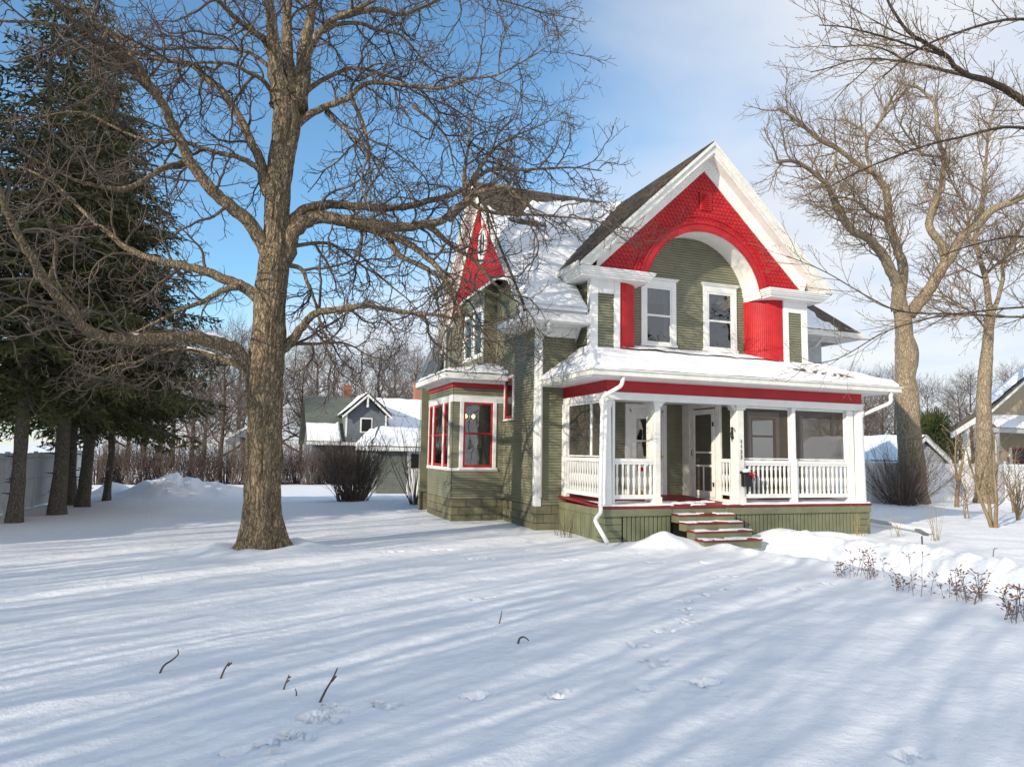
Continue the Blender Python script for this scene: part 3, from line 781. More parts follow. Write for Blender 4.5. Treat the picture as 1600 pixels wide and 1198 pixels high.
slab(pr, [(14.24, 12.2, ze), (14.24, YW, ze), (13.44, YW, zt), (13.44, YF, zt)], .04)
slab(pr, [(7.15, YF, zt), (13.44, YF, zt), (13.44, YW, zt+.2), (7.15, YW, zt+.2)], .04)
pr.build('porch_roof', M['shingle'], H)
# columns and posts
def base_z(y): return .705+.085*(y-12.7)/2.24
for cx in (6.80, 13.63):
    c = MB(); c.lathe(cx, 12.86, [(.70, .15), (.74, .15), (.75, .135), (.80, .13), (1.6, .122), (2.72, .108), (2.75, .125), (2.80, .13), (2.83, .145), (2.90, .145)], 24)
    c.build('column', M['white'], H, smooth=True)
for (x0, x1, y0, y1) in ((7.95, 8.10, 12.83, 13.18), (10.07, 10.26, 12.83, 13.08)):
    c = MB(); c.bbox(x0, x1, y0, y1, .70, 2.90, .012); c.bbox(x0-.03, x1+.03, y0-.03, y1+.03, 2.80, 2.86); c.bbox(x0-.045, x1+.045, y0-.045, y1+.045, 2.86, 2.90); c.bbox(x0-.02, x1+.02, y0-.02, y1+.02, .69, .88)
    c.build('post', M['white_old'], H)
c = MB(); c.bbox(6.96, 7.02, 12.86, 12.93, .70, 2.9); c.build('post', M['white'], H)
c = MB(); c.bbox(11.60, 11.74, 12.83, 12.97, .70, 1.72); c.bbox(11.62, 11.72, 12.84, 12.94, 1.72, 2.9); c.build('post', M['white'], H)
c = MB(); c.bbox(13.28, 13.48, 12.86, 13.0, .70, 2.9); c.build('post', M['white'], H)
c = MB(); c.bbox(6.74, 6.86, 14.72, 14.93, .75, 2.9); c.build('post', M['white'], H)
c = MB(); c.bbox(13.56, 13.68, 14.72, 14.93, .75, 2.9); c.build('post', M['white'], H)
def baluster(mb, x, y, z0, z1):
    h = z1-z0; prof = [(0, .019), (.12, .019), (.2, .013), (.45, .024), (.52, .026), (.62, .014), (.8, .018), (.88, .019), (1, .019)]
    mb.tube([(x, y, z0+h*a) for a, r in prof], [r*1.35 for a, r in prof], 4, ph=math.pi/4, cap=False)
def rail_x(x0, x1, y, name='railing'):
    mb = MB(); zf_ = .69
    mb.bbox(x0, x1, y-.045, y+.045, 1.60, 1.68, .01); mb.bbox(x0, x1, y-.03, y+.03, 1.56, 1.60, .004); mb.bbox(x0, x1, y-.035, y+.035, .84, .93, .006)
    n = max(1, int(round((x1-x0)/.125)))
    for i in range(n):
        baluster(mb, x0+(i+.5)*(x1-x0)/n, y, .93, 1.56)
    mb.build(name, M['white'], H)
def rail_y(y0, y1, x, dz=.0):
    mb = MB()
    mb.bbox(x-.045, x+.045, y0, y1, 1.60+dz, 1.68+dz, .01); mb.bbox(x-.035, x+.035, y0, y1, .86+dz, .94+dz, .006)
    n = max(1, int(round((y1-y0)/.12)))
    for i in range(n): baluster(mb, x, y0+(i+.5)*(y1-y0)/n, .94+dz, 1.60+dz)
    mb.build('railing', M['white'], H)
rail_x(7.02, 7.95, 12.90); rail_x(10.26, 11.60, 12.90); rail_x(11.74, 13.28, 12.90)
rail_y(13.0, 14.72, 6.80); rail_y(13.08, 13.42, 10.10, .02); rail_y(13.0, 14.72, 13.63)
# screens with wooden frames
def scr_x(x0, x1, z0, z1, y):
    fr = MB(); fr.bbox(x0, x1, y-.02, y+.02, z1-.05, z1, .004); fr.bbox(x0, x1, y-.02, y+.02, z0, z0+.03, .004)
    for a, b in ((x0, x0+.025), (x1-.025, x1)): fr.bbox(a, b, y-.019, y+.019, z0+.03, z1-.05, .004)
    F = fr.build('screen_frame', M['white'], H)
    s1 = MB(); s1.quad((x0+.025, y, z0+.03), (x1-.025, y, z0+.03), (x1-.025, y, z1-.05), (x0+.025, y, z1-.05)); s1.build('screen', M['screen'], F)
def scr_y(y0, y1, z0, z1, x, mull=()):
    fr = MB(); fr.bbox(x-.02, x+.02, y0, y1, z1-.05, z1, .004); fr.bbox(x-.02, x+.02, y0, y1, z0, z0+.03, .004)
    for a, b in [(y0, y0+.03), (y1-.03, y1)]+[(m_-.04, m_+.04) for m_ in mull]: fr.bbox(x-.019, x+.019, a, b, z0+.03, z1-.05, .004)
    F = fr.build('screen_frame', M['white'], H)
    s1 = MB(); s1.quad((x, y1-.03, z0+.03), (x, y0+.03, z0+.03), (x, y0+.03, z1-.05), (x, y1-.03, z1-.05)); s1.build('screen', M['screen'], F)
scr_x(10.26, 11.62, 1.70, 2.90, 12.96); scr_x(11.72, 13.28, 1.70, 2.90, 12.96)
scr_y(13.0, 14.72, 1.70, 2.90, 6.82, (13.55,)); scr_y(13.0, 14.72, 1.70, 2.90, 13.60)
# partition with the screen door, x=10.06..10.10
pa = MB(); xP = 10.08
pa.bbox(xP-.03, xP+.03, 13.42, 13.60, .74, 3.02); pa.bbox(xP-.03, xP+.03, 14.52, 14.94, .74, 3.02); pa.bbox(xP-.028, xP+.028, 13.60, 14.52, 2.90, 3.02)
pa.bbox(xP-.05, xP+.05, 13.05, 14.94, .72, .79); pa.bbox(xP-.045, xP+.03, 14.60, 14.66, .79, 3.0)
pa.build('porch_partition', M['white_old'], H)
dr = MB(); y0, y1, z0, z1 = 13.62, 14.50, .80, 2.86
dr.bbox(xP-.045, xP-.005, y0, y0+.11, z0, z1); dr.bbox(xP-.045, xP-.005, y1-.11, y1, z0, z1)
dr.bbox(xP-.043, xP-.007, y0+.11, y1-.11, z0, z0+.14); dr.bbox(xP-.043, xP-.007, y0+.11, y1-.11, z1-.12, z1)
dr.bbox(xP-.04, xP-.01, y0+.11, y1-.11, 1.50, 1.55); dr.bbox(xP-.04, xP-.01, y0+.11, y1-.11, 1.82, 1.86); dr.bbox(xP-.04, xP-.01, (y0+y1)/2-.02, (y0+y1)/2+.02, z0+.14, 1.50)
D = dr.build('screen_door', M['white_old'], H)
ds = MB(); ds.quad((xP-.025, y1-.1, z0+.1), (xP-.025, y0+.1, z0+.1), (xP-.025, y0+.1, z1-.1), (xP-.025, y1-.1, z1-.1)); ds.build('screen', M['screen'], D)
for z_h in (2.45, 1.05):
    dh = MB(); dh.bbox(xP-.07, xP-.045, y0, y0+.05, z_h, z_h+.10); dh.build('hinge', M['black'], D)
dh = MB(); dh.tube([(xP-.05, y1-.05, 1.76), (xP-.09, y1-.05, 1.78), (xP-.09, y1-.05, 1.88), (xP-.05, y1-.05, 1.90)], .008, 6)
dh.build('handle', M['black'], D)
# entry door (left)
fd = MB(); x0, x1 = 8.55, 9.50; yD = YW
fd.bbox(x0-.13, x0, yD-.04, yD+.02, .75, 2.88); fd.bbox(x1, x1+.09, yD-.04, yD+.02, .75, 2.88); fd.bbox(x0-.13, x1+.09, yD-.045, yD+.02, 2.88, 3.0)
fd.bbox(x0, x0+.05, yD-.02, yD+.05, .78, 2.86); fd.bbox(x1-.05, x1, yD-.02, yD+.05, .78, 2.86); fd.bbox(x0, x1, yD-.02, yD+.05, 2.80, 2.88)
Fd = fd.build('door_frame', M['white'], H)
d2 = MB(); xa, xb = x0+.05, x1-.05
d2.bbox(xa, xa+.15, yD+.0, yD+.04, .80, 2.80); d2.bbox(xb-.15, xb, yD+.0, yD+.04, .80, 2.80); d2.bbox(xa+.15, xb-.15, yD+.002, yD+.038, 2.64, 2.80); d2.bbox(xa+.15, xb-.15, yD+.002, yD+.038, .86, 1.62)
d2.bbox(xa+.15, xb-.15, yD-.004, yD+.036, 2.08, 2.12); d2.bbox(xa+.22, xb-.22, yD-.01, yD+.0, .98, 1.50)
Dd = d2.build('front_door', M['white'], H)
gg = MB(); gg.quad((xa+.15, yD+.02, 1.62), (xb-.15, yD+.02, 1.62), (xb-.15, yD+.02, 2.64), (xa+.15, yD+.02, 2.64)); gg.build('pane', M['glass'], Dd)
kk = MB(); kk.tube([(xb-.02, yD-.01, 1.72), (xb-.02, yD-.06, 1.72)], [.02, .035], 10); kk.bbox(xb-.045, xb+.0, yD-.015, yD-.002, 1.62, 1.86); kk.build('handle', M['brass'], Dd)
kk = MB(); kk.bbox(xa+.1, xb-.1, yD-.012, yD-.002, .80, .88); kk.build('kick_plate', M['brass'], Dd)
sgn_ = MB(); sgn_.bbox(xa+.16, xa+.40, yD-.03, yD-.012, 1.36, 1.62); Sg = sgn_.build('door_notice', M['red'], Dd)
sg2 = MB(); sg2.box(xa+.2, xa+.36, yD-.034, yD-.031, 1.46, 1.52); sg2.build('notice_panel', M['white'], H)
# downspouts
def spout(pts, r=.042):
    d_ = MB(); P = [Vector(p) for p in pts]; out = []
    for i, p in enumerate(P):
        if 0 < i < len(P)-1:
            a = p+(P[i-1]-p).normalized()*min(.07, (P[i-1]-p).length*.4); b = p+(P[i+1]-p).normalized()*min(.07, (P[i+1]-p).length*.4)
            for k in range(5):
                q = k/4; out.append(a*(1-q)**2+p*2*q*(1-q)+b*q*q)
        else: out.append(p)
    d_.tube(out, r, 10); d_.build('downspout', M['white'], H, smooth=True)
AP = lambda x, y, Y: tuple(atY(x, y, Y))
spout([(6.86, 12.22, 3.34), (6.86, 12.3, 3.14), (6.60, 12.62, 2.93), (6.56, 12.62, 1.0), (6.56, 12.60, .60), AP(929, 812, 12.5), AP(949, 848, 12.1)])
spout([(13.98, 12.22, 3.34), (14.0, 12.24, 3.08), (13.78, 12.7, 2.86), (13.76, 12.9, 2.78)])
spout([(5.98+.12, 14.25, 4.76), (6.12, 14.4, 4.6), (6.16, 14.86, 4.42), (6.18, 14.87, .75)], .045)

# snow lying on roofs
random.seed(11)
def snow_sheet(mb, P0, du, dv, nu, nv, thick, mask=None, edge=.06, seed=0., round_edge=True, amp=.5, sc=1.3):
    P0 = Vector(P0); du = Vector(du); dv = Vector(dv); n = du.cross(dv).normalized()
    if n.z < 0: n = -n
    b = len(mb.v); keep = {}
    for j in range(nv+1):
        for i in range(nu+1):
            u = i/nu; v = j/nv; p = P0+du*u+dv*v
            q = p*sc+Vector((seed, seed*2, 0))
            tt = thick*(1+amp*(mnoise.noise(q)+.5*mnoise.noise(q*2.3))+.12*mnoise.noise(q*7))
            if round_edge:
                e = min(u*du.length, (1-u)*du.length, v*dv.length, 99)
                tt *= min(1, (max(e, 0)/edge)**.5) if e < edge else 1
            if mask is not None: tt += mask(p, u, v)
            keep[i, j] = tt; pp = p+n*tt; mb.v.append((pp.x, pp.y, pp.z))
    for j in range(nv):
        for i in range(nu):
            if max(keep[i,j], keep[i+1,j], keep[i,j+1], keep[i+1,j+1]) < -.01: continue
            a = b+j*(nu+1)+i; fc = (a, a+1, a+nu+2, a+nu+1)
            va, vb, vc = Vector(mb.v[fc[0]]), Vector(mb.v[fc[1]]), Vector(mb.v[fc[2]])
            if (vb-va).cross(vc-va).z < 0: fc = tuple(reversed(fc))
            mb.f.append(fc); mb.m.append(0)
def quad_sheet(mb, A, B, C_, D, nu, nv, thick, mask=None, seed=0., edge=.06, sc=1.3, amp=.5, sides='udl r'):
    'bilinear patch A(0,0) B(1,0) C(1,1) D(0,1)'
    A, B, C_, D = map(Vector, (A, B, C_, D)); b = len(mb.v); keep = {}
    n = (B-A).cross(D-A).normalized()
    if n.z < 0: n = -n
    for j in range(nv+1):
        for i in range(nu+1):
            u = i/nu; v = j/nv; p = (A*(1-u)+B*u)*(1-v)+(D*(1-u)+C_*u)*v
            q = p*sc+Vector((seed, seed*2, 0))
            tt = thick*(1+amp*(mnoise.noise(q)+.5*mnoise.noise(q*2.3))+.1*mnoise.noise(q*7))
            ev_ = v*(D-A).length
            if ev_ < edge: tt *= .35+.65*(ev_/edge)**.5
            if mask is not None: tt += mask(p, u, v)
            keep[i, j] = tt; pp = p+n*tt; mb.v.append((pp.x, pp.y, pp.z))
    for j in range(nv):
        for i in range(nu):
            if max(keep[i,j], keep[i+1,j], keep[i,j+1], keep[i+1,j+1]) < -.01: continue
            a = b+j*(nu+1)+i; fc = (a, a+1, a+nu+2, a+nu+1)
            va, vb, vc = Vector(mb.v[fc[0]]), Vector(mb.v[fc[1]]), Vector(mb.v[fc[2]])
            if (vb-va).cross(vc-va).dot(n) < 0: fc = tuple(reversed(fc))
            mb.f.append(fc); mb.m.append(0)
sn = MB()
def mask_main(p, u, v):
    # bare shingles along the ridge, widest at the left, and one patch below; ragged lower edge
    d = YM-p.y                                       # distance below ridge (horizontal)
    w_ = float(np.interp(p.x, [5.5, 5.9, 6.5, 7.0, 8.5, 9.6, 10.1], [.85, 1.25, 1.25, .5, .28, .1, -.2]))
    w_ += .10*mnoise.noise(Vector((p.x*2.2, p.y*1.2, 3)))+.05*mnoise.noise(Vector((p.x*7, p.y*7, 3)))
    k = -.25 if d < w_-.05 else (-.25*(w_+.07-d)/.12 if d < w_+.07 else 0)
    # patch
    r = math.hypot((p.x-6.6)/.55, (p.y-16.95)/.14+.3*mnoise.noise(Vector((p.x*3, p.y*3, 0))))
    if r < 1.1: k += -.3*min(1, (1.1-r)*4)
    # bare strip next to the rake
    if p.x < 5.60: k -= .05
    if (zf(p.x) > p.z+.06 and p.x > 7.06) or (p.x > 7.14 and p.z < zv): k -= 2.
    return k
snow_sheet(sn, (5.50, 14.26, zm(14.26)), (8.2, 0, 0), (0, YM-14.26, ZM-zm(14.26)), 200, 130, .085, mask_main, .05, 2.)
sn.build('roof_snow', M['snow'], H, smooth=True)
sp = MB()
def mask_p(p, u, v):
    k = 0
    r = math.hypot((p.x-13.0)/.95, (p.y-13.3)/.45)
    nz = mnoise.noise(Vector((p.x*5, p.y*14, 1)))
    if r < 1.25: k -= .11*min(1, (1.25-r)*3)*(1+2.2*nz)
    return k
quad_sheet(sp, (6.17, 12.2, ze), (14.23, 12.2, ze), (13.44, YF, zt), (7.15, YF, zt), 150, 40, .065, mask_p, 5., .10)
quad_sheet(sp, (6.17, YW, ze), (6.17, 12.2, ze), (7.15, YF, zt), (7.15, YW, zt), 50, 20, .065, None, 5., .10)
quad_sheet(sp, (14.23, 12.2, ze), (14.23, YW, ze), (13.44, YW, zt), (13.44, YF, zt), 30, 16, .06, None, 5., .10)
quad_sheet(sp, (7.15, YF, zt), (13.44, YF, zt), (13.44, YW, zt+.2), (7.15, YW, zt+.2), 90, 12, .10, None, 5., .0)
for A_, B_ in (((6.17, 12.2, ze), (7.15, YF, zt)), ((14.23, 12.2, ze), (13.44, YF, zt))):
    A_, B_ = Vector(A_), Vector(B_); W_ = [A_.lerp(B_, k/14)+Vector((0, 0, .035)) for k in range(15)]
    sp.tube(W_, [.02 if k == 0 else .085+.012*math.sin(k*1.3) for k in range(15)], 10)
for x_, s_2 in ((7.15, 1), (13.44, -1)):
    sp.tube([(x_, YF+.02, zt+.03), (x_, YW, zt+.03)], .09, 8)
sp.build('porch_roof_snow', M['snow'], H, smooth=True)
sb = MB()
quad_sheet(sb, (4.41, 16.9, 3.75), (6.1, 16.9, 3.75), (6.1, 17.95, 4.08), (5.76, 17.95, 4.08), 30, 14, .10, None, 8., .08)
quad_sheet(sb, (4.41, 20.2, 3.75), (4.41, 16.9, 3.75), (5.76, 17.95, 4.08), (5.76, 20.2, 4.08), 40, 16, .09, None, 8., .08)
sb.build('bay_roof_snow', M['snow'], H, smooth=True)
sl = MB()
quad_sheet(sl, (6.68, 13.9, 6.0), (8.62, 13.9, 6.0), (8.62, YF-.03, 6.0), (6.68, YF-.03, 6.0), 40, 8, .045, None, 3., .12)
quad_sheet(sl, (8.62, 13.9, 6.0), (8.64, YW, 6.0), (8.05, YW, 6.0), (8.05, YF-.03, 6.0), 12, 8, .03, None, 3., .12)
sl.build('ledge_snow', M['snow'], H, smooth=True); sl = MB()
quad_sheet(sl, (11.97, 13.9, 6.0), (13.2, 13.9, 6.0), (13.2, YF-.03, 6.0), (11.97, YF-.03, 6.0), 30, 8, .03, None, 6., .12)
sl.build('ledge_snow', M['snow'], H, smooth=True); sl = MB()
def mrw(p, u, v): return -.2 if (p.x > 16.3-(p.z-5.6)*.55+.5*mnoise.noise(p*2.5) or mnoise.noise(p*2.5) > .35 and v < .3) else 0
quad_sheet(sl, (13.4, 16.1, 5.57), (17.3, 16.1, 5.57), (15.3, 18.6, 8.0), (13.4, 18.6, 8.0), 50, 40, .06, mrw, 6., .12)
sl.build('wing_roof_snow', M['snow'], H, smooth=True)
# snow on porch floor edge and steps
ss = MB()
def mfl(p, u, v):
    nz = mnoise.noise(Vector((p.x*2.5, p.y*5, 7)))
    return (-.05 if 8.0 < p.x < 10.1 and nz < .12 else 0) - max(0, v-.45)*.09
quad_sheet(ss, (6.69, 12.70, .70), (13.78, 12.70, .70), (13.78, 13.9, .75), (6.69, 13.9, .75), 200, 36, .035, mfl, 1., .05)
for i, (z, y0) in enumerate(((.54, 12.44), (.40, 12.16), (.26, 11.88), (.12, 11.60))):
    def mst(p, u, v): return -.03 if mnoise.noise(Vector((p.x*3+i*5, p.y*3, 2))) > .12 else 0
    quad_sheet(ss, (8.27, y0-.015, z-.004), (9.67, y0-.015, z-.004), (9.67, y0+.27, z-.004), (8.27, y0+.27, z-.004), 50, 8, .020, mst, i*3., .06, 3.)
ss.build('step_snow', M['snow'], H, smooth=True)

# house numbers 1 1 2 2 down the post
for k, ch in enumerate('1122'):
    cu = bpy.data.curves.new('house_number', 'FONT'); cu.body = ch; cu.size = .125; cu.extrude = .004; cu.align_x = 'CENTER'; cu.align_y = 'CENTER'
    tmp = bpy.data.objects.new('tmp', cu); COL.objects.link(tmp)
    dg = bpy.context.evaluated_depsgraph_get(); me = bpy.data.meshes.new_from_object(tmp.evaluated_get(dg)); bpy.data.objects.remove(tmp)
    o = bpy.data.objects.new('house_number', me); COL.objects.link(o); me.materials.clear(); me.materials.append(M['black'])
    o.parent = H; o.location = Vector((10.17, 12.822, 2.09-k*.115))-Vector((10, 17, 0)); o.rotation_euler = (R(90), 0, 0)
# scroll bracket bell on the post, mailbox
bl = MB(); bx, by, bz = 10.055, 12.98, 2.30
sc1 = [(bx-.02, by-.12*math.cos(a)*(1-a/9), bz+.12*math.sin(a)*(1-a/9)) for a in [i*.35 for i in range(18)]]
bl.tube(sc1, .007, 6); bl.tube([(bx, by, bz+.1), (bx-.03, by, bz+.02), (bx-.03, by, bz-.14), (bx-.02, by-.02, bz-.22)], .007, 6)
bl.lathe(bx-.05, by-.02, [(bz-.12, .05), (bz-.1, .045), (bz-.04, .03), (bz+.0, .012)], 12)
bl.bbox(bx-.012, bx+.004, by-.03, by+.03, bz-.16, bz+.12)
ob = bl.build('door_bell', M['black']); tag(ob, 'black scrolled iron hand bell bracket on the porch post above the house number', 'bell')
mbx = MB(); mz = 1.24; X0, X1, Y0 = 10.12, 10.33, 12.66
mbx.bbox(X0, X1, Y0, Y0+.13, mz-.14, mz+.14, .01); mbx.prism([(X0-.01, Y0-.01, mz+.14), (X0-.01, Y0+.15, mz+.14), (X0-.01, Y0+.15, mz+.20)], (X1-X0+.02, 0, 0))
mbx.bbox(X0+.02, X1-.02, Y0-.012, Y0, mz-.10, mz-.02)
MBX = mbx.build('mailbox', M['black']); tag(MBX, 'black wall mailbox with a red bow and snow on top, hung on the porch post', 'mailbox')
bw = MB()
for s in (-1, 1): bw.tube([(X1-.02, Y0-.02, mz+.12), (X1-.02+s*.05, Y0-.04, mz+.19), (X1-.02+s*.09, Y0-.03, mz+.13), (X1-.02, Y0-.02, mz+.11)], .014, 6)
bw.tube([(X1-.02, Y0-.03, mz+.11), (X1+.03, Y0-.035, mz+.0)], .014, 6); bw.build('bow', M['red'], MBX)
bs = MB(); bs.tube([(X0, Y0+.05, mz+.19), (X0+.05, Y0+.05, mz+.21), (X1-.06, Y0+.05, mz+.205), (X1-.03, Y0+.05, mz+.19)], [.02, .045, .045, .02], 8); bs.build('snow_cap', M['snow'], MBX, smooth=True)
# chandelier inside the bay
ch = MB(); cy_ = 18.1
ch.tube([(5.42, cy_, 3.4), (5.42, cy_, 2.65)], .008, 6)
for s in (-1, 1): ch.tube([(5.42, cy_, 2.62), (5.42+s*.08, cy_, 2.58), (5.42+s*.11, cy_, 2.66)], .008, 6)
CH_ = ch.build('chandelier', M['brass']); tag(CH_, 'small brass ceiling lamp with two lit bulbs seen through the red bay window', 'lamp')
lm, nt, b = newmat('lit_bulb'); b.inputs['Emission Color'].default_value = (1, .62, .18, 1); b.inputs['Emission Strength'].default_value = 9
cb = MB()
for s in (-1, 1): cb.lathe(5.42+s*.11, cy_, [(2.66, .02), (2.69, .045), (2.73, .05), (2.77, .02)], 10)
cb.build('bulb', lm, CH_, smooth=True)
# ------------------------------------------------------------------ ground
def sstep(a, b, x): t = min(1, max(0, (x-a)/(b-a))); return t*t*(3-2*t)
N3 = lambda x, y, z=0.: mnoise.noise(Vector((x, y, z)))
def gz(x, y, fine=False):
    z = -.5*sstep(22, 38, y)*(1-sstep(13, 17, x))
    z += .05*N3(x*.22, y*.22, 1)+.018*N3(x*.9, y*.9, 4)
    if 5 < x < 15 and 9 < y < 15.2:
        z += .27*math.exp(-((x-7.75)/.62)**2-((y-12.05)/.42)**2)*(1+.35*N3(x*2.8, y*2.8, 3))
        z += .26*math.exp(-((x-10.55)/.7)**2-((y-12.15)/.34)**2)
        z += .16*math.exp(-((x-11.9)/.8)**2-((y-12.2)/.3)**2)
    if 6 < x < 15 and y < 12.3:
        xc = 9.55+.12*math.sin(y*.9); d = x-xc
        e = sstep(12.2, 11.2, y)*1. if y > 11.2 else 1.
        e = sstep(12.25, 11.5, y)
        z -= .20*e*math.exp(-(d/.45)**4)
        lum = .5+.5*N3(x*3.1, y*3.1, 8)
        z += e*(.27+.16*N3(x*2.6, y*2.2, 2))*math.exp(-((d-.9)/.33)**2)+e*.08*math.exp(-((d-1.6)/.6)**2)*(1+N3(x*3, y*3, 4))
        z += e*(.05+.06*lum)*math.exp(-((d+.75)/.28)**2)
        z += e*(.05*N3(x*6, y*6, 3)+.03*N3(x*13, y*13, 5))*math.exp(-((d-.7)/.75)**2)
    # cleared pile of ploughed snow
    if y > 23:
        p = math.exp(-((x+3.0)/1.5)**2-((y-28)/1.3)**2)*.75+.42*math.exp(-((x+.9)/1.5)**2-((y-28.6)/1.1)**2)+.6*math.exp(-((x+4.9)/.8)**2-((y-30)/1.)**2)
        z += p*(1+.35*N3(x*1.6, y*1.6, 5)+.18*N3(x*4, y*4, 5))
    # around the big tree
    d = math.hypot(x-.19, y-13.19)
    z += .10*math.exp(-((d-.75)/.35)**2)*(1+.8*N3(x*2, y*2, 9))-.03*math.exp(-(d/.5)**2)
    z += .10*math.exp(-((x-25)/3)**2-((y-20.3)/1.2)**2)
    if -6 < x < 14 and 2 < y < 14: z += .006*N3(x*4, y*4, 2)+.004*N3(x*9+y*3, y*9, 6)+.010*N3(x*.9+y*2.2, y*.7, 11)
    # walked snow behind the house corner
    if 4 < x < 9 and 20 < y < 34: z += .05*N3(x*2.5, y*2.5, 6)
    if x > 11 and y < 20: z += .03*N3(x*1.7, y*1.7, 7)
    return z
TRK = []
for (px, py, a, b) in ((1079,945,.07,.05),(1075,959,.07,.05),(1071,977,.07,.05),(1039,990,.08,.05),(996,1009,.07,.05),(1028,1039,.08,.05),(1107,933,.06,.05),(1139,924,.07,.05),(1199,921,.12,.04),(1259,922,.14,.04),(1300,915,.08,.04),
      (1101,1067,.16,.04),(1080,1064,.07,.04),(994,1074,.10,.035),(871,1080,.08,.035),(734,1087,.12,.03),(515,1112,.05,.035),(507,1120,.05,.035),(497,1126,.045,.03),(470,1154,.04,.03),(372,1175,.09,.03),(420,1170,.06,.03),
      (605,1096,.05,.03),(1420,1175,.12,.04),(830,857,.25,.03),(770,872,.2,.03),(900,872,.2,.03),(745,872,.15,.03),(1025,875,.2,.04),(1105,876,.15,.04),(1000,862,.2,.04),(1130,902,.25,.04),(750,938,.15,.05),(690,858,.2,.03),(620,862,.15,.03)):
    q = atZ(px, py, 0.)
    if a < .09:
        for k in range(4): TRK.append((q.x+random.uniform(-.09, .09), q.y+random.uniform(-.12, .12), random.uniform(.028, .045), random.uniform(.035, .06)))
    else:
        for k in range(3): TRK.append((q.x+random.uniform(-a, a)*1.1, q.y+random.uniform(-.04, .04), random.uniform(.04, .07), b*.9))
def axis(spec):
    out = []
    for a, b, s in spec:
        n = max(1, int(round((b-a)/s))); out += [a+(b-a)*i/n for i in range(n)]
    out.append(spec[-1][1]); return out
gx = axis([(-900, -200, 100), (-200, -60, 20), (-60, -12, 2), (-12, -3, .2), (-3, -.5, .05), (-.5, 5.2, .026), (5.2, 8, .045), (8, 13, .06), (13, 20, .15), (20, 36, .5), (36, 100, 4), (100, 300, 25), (300, 900, 100)])
gy = axis([(-300, -50, 50), (-50, -4, 4), (-4, 3, .5), (3, 4, .05), (4, 8.6, .026), (8.6, 12.6, .05), (12.6, 15, .08), (15, 22, .16), (22, 32, .25), (32, 60, 1.5), (60, 200, 10), (200, 1500, 100)])
G = MB()
nx, ny = len(gx), len(gy)
Z = np.zeros((ny, nx))
for j, y in enumerate(gy):
    for i, x in enumerate(gx): Z[j, i] = gz(x, y)
ax, ay = np.array(gx), np.array(gy)
for (x, y, a, b) in TRK:
    ii = np.where(np.abs(ax-x) < a*3)[0]; jj = np.where(np.abs(ay-y) < a*3)[0]
    for j in jj:
        for i in ii:
            ang = .6; dx, dy = ax[i]-x, ay[j]-y
            r = math.hypot(dx, dy*1.3)/a
            Z[j, i] += (-b*1.5*math.exp(-r**6)+b*.3*math.exp(-((r-1.35)/.28)**2))*(1+.25*N3(ax[i]*40, ay[j]*40, 3))
G.v = [(gx[i], gy[j], Z[j, i]) for j in range(ny) for i in range(nx)]
G.f = [(j*nx+i, j*nx+i+1, (j+1)*nx+i+1, (j+1)*nx+i) for j in range(ny-1) for i in range(nx-1)]; G.m = [0]*len(G.f)
og = G.build('snow_ground', M['snow'], smooth=True); og['kind'] = 'structure'; og['label'] = 'deep snow covering the whole yard, with animal tracks and a shovelled path'

# ------------------------------------------------------------------ trees
def rv(rng): 
    while True:
        v = Vector((rng.uniform(-1, 1), rng.uniform(-1, 1), rng.uniform(-1, 1)))
        if .05 < v.length < 1: return v.normalized()
def branch_path(p, d, L, n, rng, wander, trop0, trop1):
    pts = [p.copy()]; d = d.normalized(); s = L/n
    for i in range(n):
        t = i/n
        d = (d+rv(rng)*wander+Vector((0, 0, trop0*(1-t)+trop1*t))).normalized()
        p = p+d*s; pts.append(p.copy())
    return pts
def spawn(mb, pts, rads, lv, rng, P, t0=.1, Lscale=1.):
    'children along a path. P: list of dict per level'
    if lv >= len(P): return
    q = P[lv]; seg = [(pts[i+1]-pts[i]).length for i in range(len(pts)-1)]; tot = sum(seg)
    s = tot*t0+rng.uniform(0, q['gap']); ang = rng.uniform(0, 6.28)
    while s < tot:
        acc = 0; i = 0
        while i < len(seg)-1 and acc+seg[i] < s: acc += seg[i]; i += 1
        f = (s-acc)/max(seg[i], 1e-6); p = pts[i].lerp(pts[i+1], min(f, 1)); tdir = (pts[i+1]-pts[i]).normalized()
        t = s/tot; rp = rads[i]*(1-f)+rads[i+1]*f
        u = tdir.orthogonal().normalized(); w = tdir.cross(u); ang += 2.4+rng.uniform(-.6, .6)
        a = q['ang']*rng.uniform(.75, 1.25)
        d = tdir*math.cos(a)+(u*math.cos(ang)+w*math.sin(ang))*math.sin(a)
        L = q['len']*rng.uniform(.55, 1.3)*(1-q.get('tip', .45)*t)*Lscale
        r0 = min(rp*.75, q['rad']*rng.uniform(.75, 1.2)); r1 = max(q['rmin'], r0*.35)
        n = q['n']; bp = branch_path(p, d, L, n, rng, q['wander'], q['t0'], q['t1'])
        rr = [r0+(r1-r0)*k/n for k in range(n+1)]
        mb.tube(bp, rr, q['sides'], cap=False)
        if 'bud' in q:
            e = bp[-1]; dd = (bp[-1]-bp[-2]).normalized()
            mb.tube([e, e+dd*q['bud'], e+dd*q['bud']*2], [r1, r1*2.2, .001], 3, cap=False)
        spawn(mb, bp, rr, lv+1, rng, P, q.get('ct0', .15), Lscale)
        s += q['gap']*rng.uniform(.6, 1.4)
def smooth_path(pts, k=4):
    out = []
    n = len(pts)
    for i in range(n-1):
        p0 = pts[max(i-1, 0)]; p1 = pts[i]; p2 = pts[i+1]; p3 = pts[min(i+2, n-1)]
        for j in range(k):
            t = j/k
            out.append(.5*((2*p1)+(p2-p0)*t+(2*p0-5*p1+4*p2-p3)*t*t+(3*p1-p0-3*p2+p3)*t*t*t))
    out.append(pts[-1].copy()); return out

